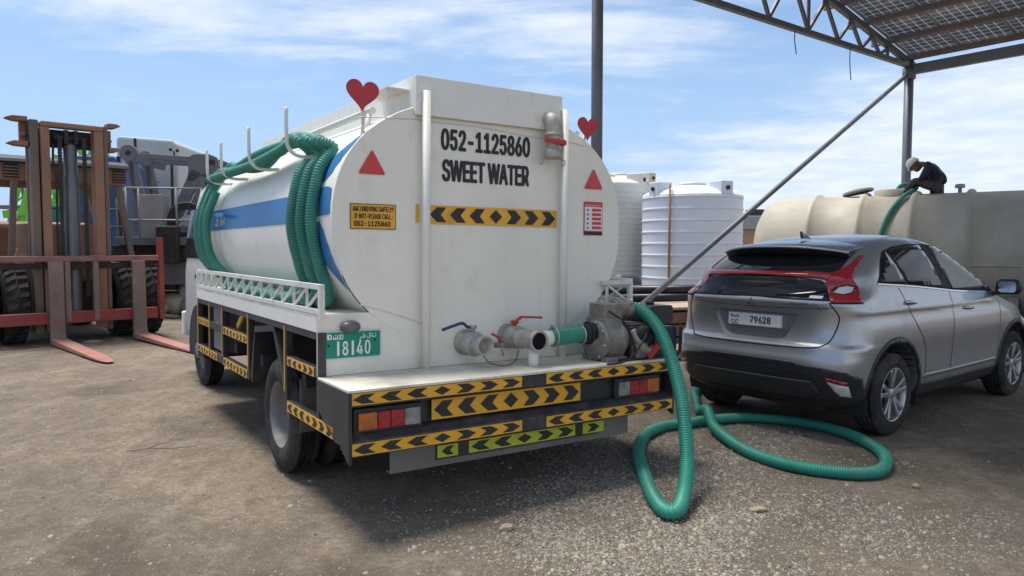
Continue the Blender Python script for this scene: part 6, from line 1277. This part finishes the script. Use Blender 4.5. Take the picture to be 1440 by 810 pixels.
# ------------------------------------------------------------------ solar canopy
CP = thing('solar_canopy', 'grey steel canopy frame carrying solar panels, with a long diagonal brace', 'canopy', (9.0, 17.0, 0))
e1 = V((-0.791, -0.612, 0)); e2 = V((0.612, -0.791, 0)); ZC = 5.66; LC = 9.8; WC = 10.5; TILT = math.tan(R(11.7)); OV = 4.0  # OV: unseen overhang, lengthened to shade the car
m_cs = mat('painted_canopy_steel', (0.16, 0.165, 0.18), 0.5, 0.25, var=0.15, dirt=0.2, dcol=(0.17, 0.12, 0.09), ds=2)
m_pur = mat('primer_purlin', (0.20, 0.165, 0.15), 0.65, var=0.15, dirt=0.2)
def c3(a, b, z): return e1 * a + e2 * b + V((0, 0, z))
def cnp(name, m, fn, bev=0, parent=None): mb = MB(); fn(mb); return mb.build(name, m, parent or CP, None, bev)
for b in (0.0, WC):
    cnp('post', m_cs, lambda q: q.tube([c3(0, b, 0), c3(0, b, ZC + 0.1)], 0.098, 16)); cnp('post', m_cs, lambda q: q.tube([c3(LC, b, 0), c3(LC, b, ZC + TILT * LC)], 0.085, 16))
    for a in (0, LC): cnp('base_plate', m_cs, lambda q: q.cbox(c3(a, b, 0.012), (0.4, 0.4, 0.03)), 0.004)
    cnp('bottom_chord', m_cs, lambda q: q.bar(c3(0, b, ZC), c3(LC + OV, b, ZC), 0.10, 0.10)); cnp('top_chord', m_cs, lambda q: q.bar(c3(-0.2, b, ZC + 0.03), c3(LC + OV, b, ZC + 0.03 + TILT * (LC + OV)), 0.10, 0.12))
    nodes = [0.0, 0.55, 1.05, 1.75, 2.6, 3.6, 4.8, 6.2, 7.8, 9.4, 10.9, 12.4, 13.8]
    for i in range(1, len(nodes) - 1):
        a0, a1 = nodes[i], nodes[i + 1]; zt0, zt1 = ZC + 0.03 + TILT * a0, ZC + 0.03 + TILT * a1
        if i < 3: cnp('web', m_cs, lambda q: q.bar(c3(a0, b, ZC + 0.05), c3(a0, b, zt0 - 0.05), 0.06, 0.06))
        if i >= 2:
            am = (a0 + a1) / 2
            cnp('web', m_cs, lambda q: q.bar(c3(a0, b, zt0 - 0.05), c3(am, b, ZC + 0.05), 0.06, 0.06)); cnp('web', m_cs, lambda q: q.bar(c3(am, b, ZC + 0.05), c3(a1, b, zt1 - 0.05), 0.06, 0.06))
            if i % 2 == 1 and i > 4: cnp('web', m_cs, lambda q: q.bar(c3(am, b, ZC + 0.05), c3(am, b, (zt0 + zt1) / 2 - 0.05), 0.055, 0.055))
cnp('tie_beam', m_cs, lambda q: q.bar(c3(0, 0.08, ZC - 0.10), c3(0, WC, ZC - 0.10), 0.12, 0.22)); cnp('brace_collar', m_cs, lambda q: q.tube([c3(0.0, 0, ZC - 0.30), c3(0.0, 0, ZC - 0.05)], 0.14, 16))
cnp('diagonal_brace', m_bare, lambda q: q.tube([c3(0.10, 0, ZC - 0.22), c3(LC - 0.06, 0, 0.12)], 0.046, 12))
nrm = V((0, 0, 1)); slope = (e1 + V((0, 0, TILT))).normalized(); up = e2.cross(slope).normalized(); up = up if up.z > 0 else -up
def cs3(a, b, d=0.0): return e1 * (a * math.cos(R(11.7))) + e2 * b + V((0, 0, ZC + 0.10 + a * math.sin(R(11.7)))) + up * d
SL = (LC + OV) / math.cos(R(11.7))
a = 0.05
while a < SL: cnp('purlin', m_pur, lambda q: q.bar(cs3(a, -0.35, 0.06), cs3(a, WC + 0.3, 0.06), 0.07, 0.12, up)); a += 1.02
b = 0.0
while b < WC + 0.2: cnp('panel_rail', m_railg, lambda q: q.bar(cs3(-0.25, b - 0.0, 0.14), cs3(SL, b, 0.14), 0.05, 0.035, up)); b += 1.05
def solar_mat():
    m = bpy.data.materials.new('solar_panel_back'); m.use_nodes = True; n_ = m.node_tree.nodes; l_ = m.node_tree.links; p = n_['Principled BSDF']
    co = n_.new('ShaderNodeTexCoord').outputs['Object']; br = n_.new('ShaderNodeTexBrick'); br.offset = 0; br.inputs['Scale'].default_value = 1
    br.inputs['Color1'].default_value = (0.17, 0.195, 0.27, 1); br.inputs['Color2'].default_value = (0.21, 0.235, 0.31, 1); br.inputs['Mortar'].default_value = (0.46, 0.49, 0.53, 1)
    br.inputs['Mortar Size'].default_value = 0.009; br.inputs['Brick Width'].default_value = 0.166; br.inputs['Row Height'].default_value = 0.166; br.inputs['Mortar Smooth'].default_value = 0.1; l_.new(co, br.inputs['Vector'])
    no = n_.new('ShaderNodeTexNoise'); no.inputs['Scale'].default_value = 1.3; l_.new(co, no.inputs['Vector']); mx = n_.new('ShaderNodeMix'); mx.data_type = 'RGBA'; mx.blend_type = 'MULTIPLY'; mx.inputs[0].default_value = 0.35; l_.new(br.outputs[0], mx.inputs[6]); l_.new(no.outputs['Fac'], mx.inputs[7])
    l_.new(mx.outputs[2], p.inputs['Base Color']); p.inputs['Roughness'].default_value = 0.22; tr_ = n_.new('ShaderNodeBsdfTranslucent'); tr_.inputs[0].default_value = (0.8, 0.85, 0.9, 1); ms = n_.new('ShaderNodeMixShader'); mr_ = n_.new('ShaderNodeMapRange'); mr_.inputs[3].default_value = 0.06; mr_.inputs[4].default_value = 0.6; l_.new(br.outputs['Fac'], mr_.inputs[0]); l_.new(mr_.outputs[0], ms.inputs[0]); l_.new(p.outputs[0], ms.inputs[1]); l_.new(tr_.outputs[0], ms.inputs[2]); l_.new(ms.outputs[0], n_['Material Output'].inputs[0])
    return m
m_sol = solar_mat(); src = None
Mrot = Matrix((slope.cross(up), slope, up)).transposed()
nb_, na_ = 10, int((SL + 0.25) / 2.04)
for i in range(nb_):
    for k in range(na_):
        pos = cs3(-0.22 + k * 2.04 + 1.01, 0.525 + i * 1.05, 0.175)
        if src is None:
            mb = MB(); mb.cbox((0, 0, 0), (1.03, 2.02, 0.03)); src = mb.build('solar_panel', m_sol, CP); o = src
        else: o = like(src, 'solar_panel', CP)
        o.location = pos; o.rotation_euler = Mrot.to_euler()
for a, d, lab in ((4.65, 0.42, 0), (2.62, 0.62, 0)):
    cnp('hanging_wire', m_fdark, lambda q: q.tube(spline([c3(a, 0, ZC - 0.04), c3(a + 0.02, 0.01, ZC - d * 0.5), c3(a - 0.05, 0, ZC - d), c3(a - 0.06, 0, ZC - d - 0.05)], 5), 0.009, 6))
# ------------------------------------------------------------------ things beyond the pump
PS = thing('timber_crate', 'brown timber crate with a pale plank top beyond the pump', 'crate', (2.6, 11.55, 0), (0, 0, R(20)))
for k in range(5): MB().box((-0.9, -0.5 + k * 0.21, 0.62), (0.9, -0.30 + k * 0.21, 0.66)).build('top_plank', mat('pale_plywood', (0.46, 0.36, 0.28), 0.75, var=0.12, vs=2), PS, bev=0.004)
for k in range(3): MB().box((-0.88, -0.48, 0.04 + k * 0.19), (0.88, -0.45, 0.20 + k * 0.19)).build('side_plank', mat('brown_crate_wood', (0.24, 0.135, 0.085), 0.8, var=0.2, vs=4), PS, bev=0.004)
for x in (-0.85, 0.0, 0.85):
    MB().box((x - 0.05, -0.449, 0.02), (x + 0.05, 0.5, 0.618)).build('frame_post', m_wood, PS, bev=0.004)
for k in range(3): MB().box((-0.88, 0.501, 0.04 + k * 0.19), (0.88, 0.53, 0.20 + k * 0.19)).build('side_plank', MATS['brown_crate_wood'], PS, bev=0.004)
PL = thing('wooden_pallet', 'wooden pallet lying under the end of the crate by the car', 'pallet', (2.75, 10.6, 0.0), (0, 0, R(20)))
for k in range(5): MB().box((-0.6, -0.25 + k * 0.12, 0.115), (0.6, -0.16 + k * 0.12, 0.137)).build('slat', m_wood, PL, bev=0.003)
for x in (-0.52, 0, 0.52): MB().box((x - 0.05, -0.25, 0.012), (x + 0.05, 0.32, 0.113)).build('bearer', m_wood, PL, bev=0.003)
m_bp = mat('black_pipe', (0.012, 0.013, 0.018), 0.4, var=0.2, dirt=0.2)
for i, (y, z, lab) in enumerate([(0, .68, 'lowest black pipe at the front of the pipe stack'), (0.16, .68, 'black pipe second from the front in the lower row'), (0.32, .68, 'rear black pipe of the lower row'), (0.08, .81, 'front black pipe lying on top of the lower row'), (0.24, .81, 'rear black pipe lying on top of the lower row')]):
    o = MB().lathe([(0.055, 0), (0.075, 0), (0.075, 3.4), (0.055, 3.4)], (0, 0, 0), (1, 0.12, 0.0), 16).build('pipe', m_bp); o.location = (1.3 + 0.06 * i, 12.2 + y, z + 0.03); tag(o, lab, 'pipe', 'black pipes beyond the pump')
mb = MB(); rows = []
for i in range(10):
    t = i / 9; rows.append([(t * 0.9, 0.13 * math.cos(q) * (0.4 + 0.6 * math.sin(math.pi * (0.1 + .8 * t))) * (1 + .2 * mnoise.noise(V((t * 5, q, 1)))), 0.10 + 0.09 * math.sin(q) * (0.5 + 0.5 * math.sin(math.pi * (0.1 + .8 * t)))) for q in [k * math.pi / 6 for k in range(12)]])
mb.grid(rows, True, True); o = mb.build('tarpaulin_roll', mat('blue_tarpaulin', (0.02, 0.16, 0.42), 0.5, var=0.2, bump=0.3, bs=15)); o.location = (3.05, 12.25, 0.63); tag(o, 'rolled blue tarpaulin at the end of the black pipes', 'tarpaulin')
mb = MB(); mb.box((1.0, 12.15, 0.0), (3.9, 12.8, 0.63)); o = mb.build('plinth', MATS['concrete_saddle'], bev=0.02); tag(o, 'low concrete plinth carrying the black pipes', 'plinth')
sack(2.62, 17.2, 0.0, 0.45, 0.35, 0.95, 0.2, 'dark rubbish bag in front of the off-white tank', mat('dark_bag', (0.05, 0.05, 0.055), 0.6, var=0.3, bump=0.5, bs=6))
HS = thing('brown_shed', 'small brown walled building with grey flat roof beyond the tanks', 'building', (10.6, 33.0, 0))
MB().box((-1.4, 0, 0), (2.6, 4, 2.35)).build('wall', mat('ochre_wall', (0.42, 0.26, 0.16), 0.85, var=0.12, vs=1), HS); MB().box((-1.6, -0.2, 2.351), (2.8, 4.2, 2.95)).build('roof', mat('grey_roof_band', (0.30, 0.31, 0.33), 0.6, var=0.1), HS, bev=0.03)
MB().box((0.3, 1.0, 2.951), (1.0, 1.7, 3.3)).build('roof_unit', m_fdark, HS, bev=0.03); wdw = MB().box((1.5, -0.03, 1.0), (2.2, -0.001, 1.8)).build('window', m_glassdark, HS); MB().box((1.45, -0.05, 0.95), (2.25, -0.031, 1.0)).build('sill', m_railg, wdw)

# ------------------------------------------------------------------ small things on the ground
mb = MB(); mb.tube([V((0, 0, 0)), V((0.16, 0.03, 0.012)), V((0.30, 0.02, 0.006)), V((0.50, 0.05, 0.008))], [0.0035, 0.003, 0.0025, 0.0015], 6); mb.tube([V((0.14, 0.03, 0.01)), V((0.22, 0.12, 0.02)), V((0.26, 0.19, 0.012))], [0.0025, 0.002, 0.0012], 6)
o = mb.build('twig', mat('dry_twig', (0.13, 0.10, 0.075), 0.9, var=0.2)); o.location = (-2.92, 5.52, gz(-2.9, 5.5) + 0.012); o.rotation_euler = (0, 0, 0.15); tag(o, 'dry forked twig lying on the dirt at the left', 'twig')
def rock(x, y, s, a, lab):
    b = bmesh.new(); bmesh.ops.create_icosphere(b, subdivisions=2, radius=1)
    for v in b.verts: q = 1 + 0.25 * mnoise.noise(v.co * 1.3 + V((x, y, 0))); v.co = V((v.co.x * s[0] * q, v.co.y * s[1] * q, v.co.z * s[2] * q))
    me = bpy.data.meshes.new('stone'); b.to_mesh(me); b.free(); me.materials.append(mat('tan_stone', (0.36, 0.285, 0.20), 0.9, var=0.2, vs=12, bump=0.3, bs=40)); o = bpy.data.objects.new('stone', me); COL.objects.link(o); o.location = (x, y, gz(x, y) + s[2] * 0.6); o.rotation_euler = (0, 0, a); tag(o, lab, 'stone', 'larger single stones')
rock(1.46, 4.29, (0.055, 0.028, 0.018), 0.2, 'flat tan stone on the gravel in front of the hose loop')
rock(-0.03, 3.98, (0.045, 0.03, 0.025), 0.6, 'stone lying behind the middle of the tanker bumper')
rock(2.62, 4.72, (0.035, 0.025, 0.018), 1.2, 'small stone right of the hose loop')
rock(-1.62, 3.2, (0.03, 0.022, 0.016), 0.4, 'small stone on bare dirt near the lower left')
mb = MB(); mb.tube(spline([(4.45, 7.05, gz(4.45, 7.05) + 0.01), (4.65, 6.98, 0.012), (4.85, 6.8, 0.014), (4.95, 6.6, 0.012), (4.98, 6.45, 0.01)], 8), 0.005, 6); tag(mb.build('loose_wire', m_bare), 'thin grey wire lying on the ground beside the car', 'wire')
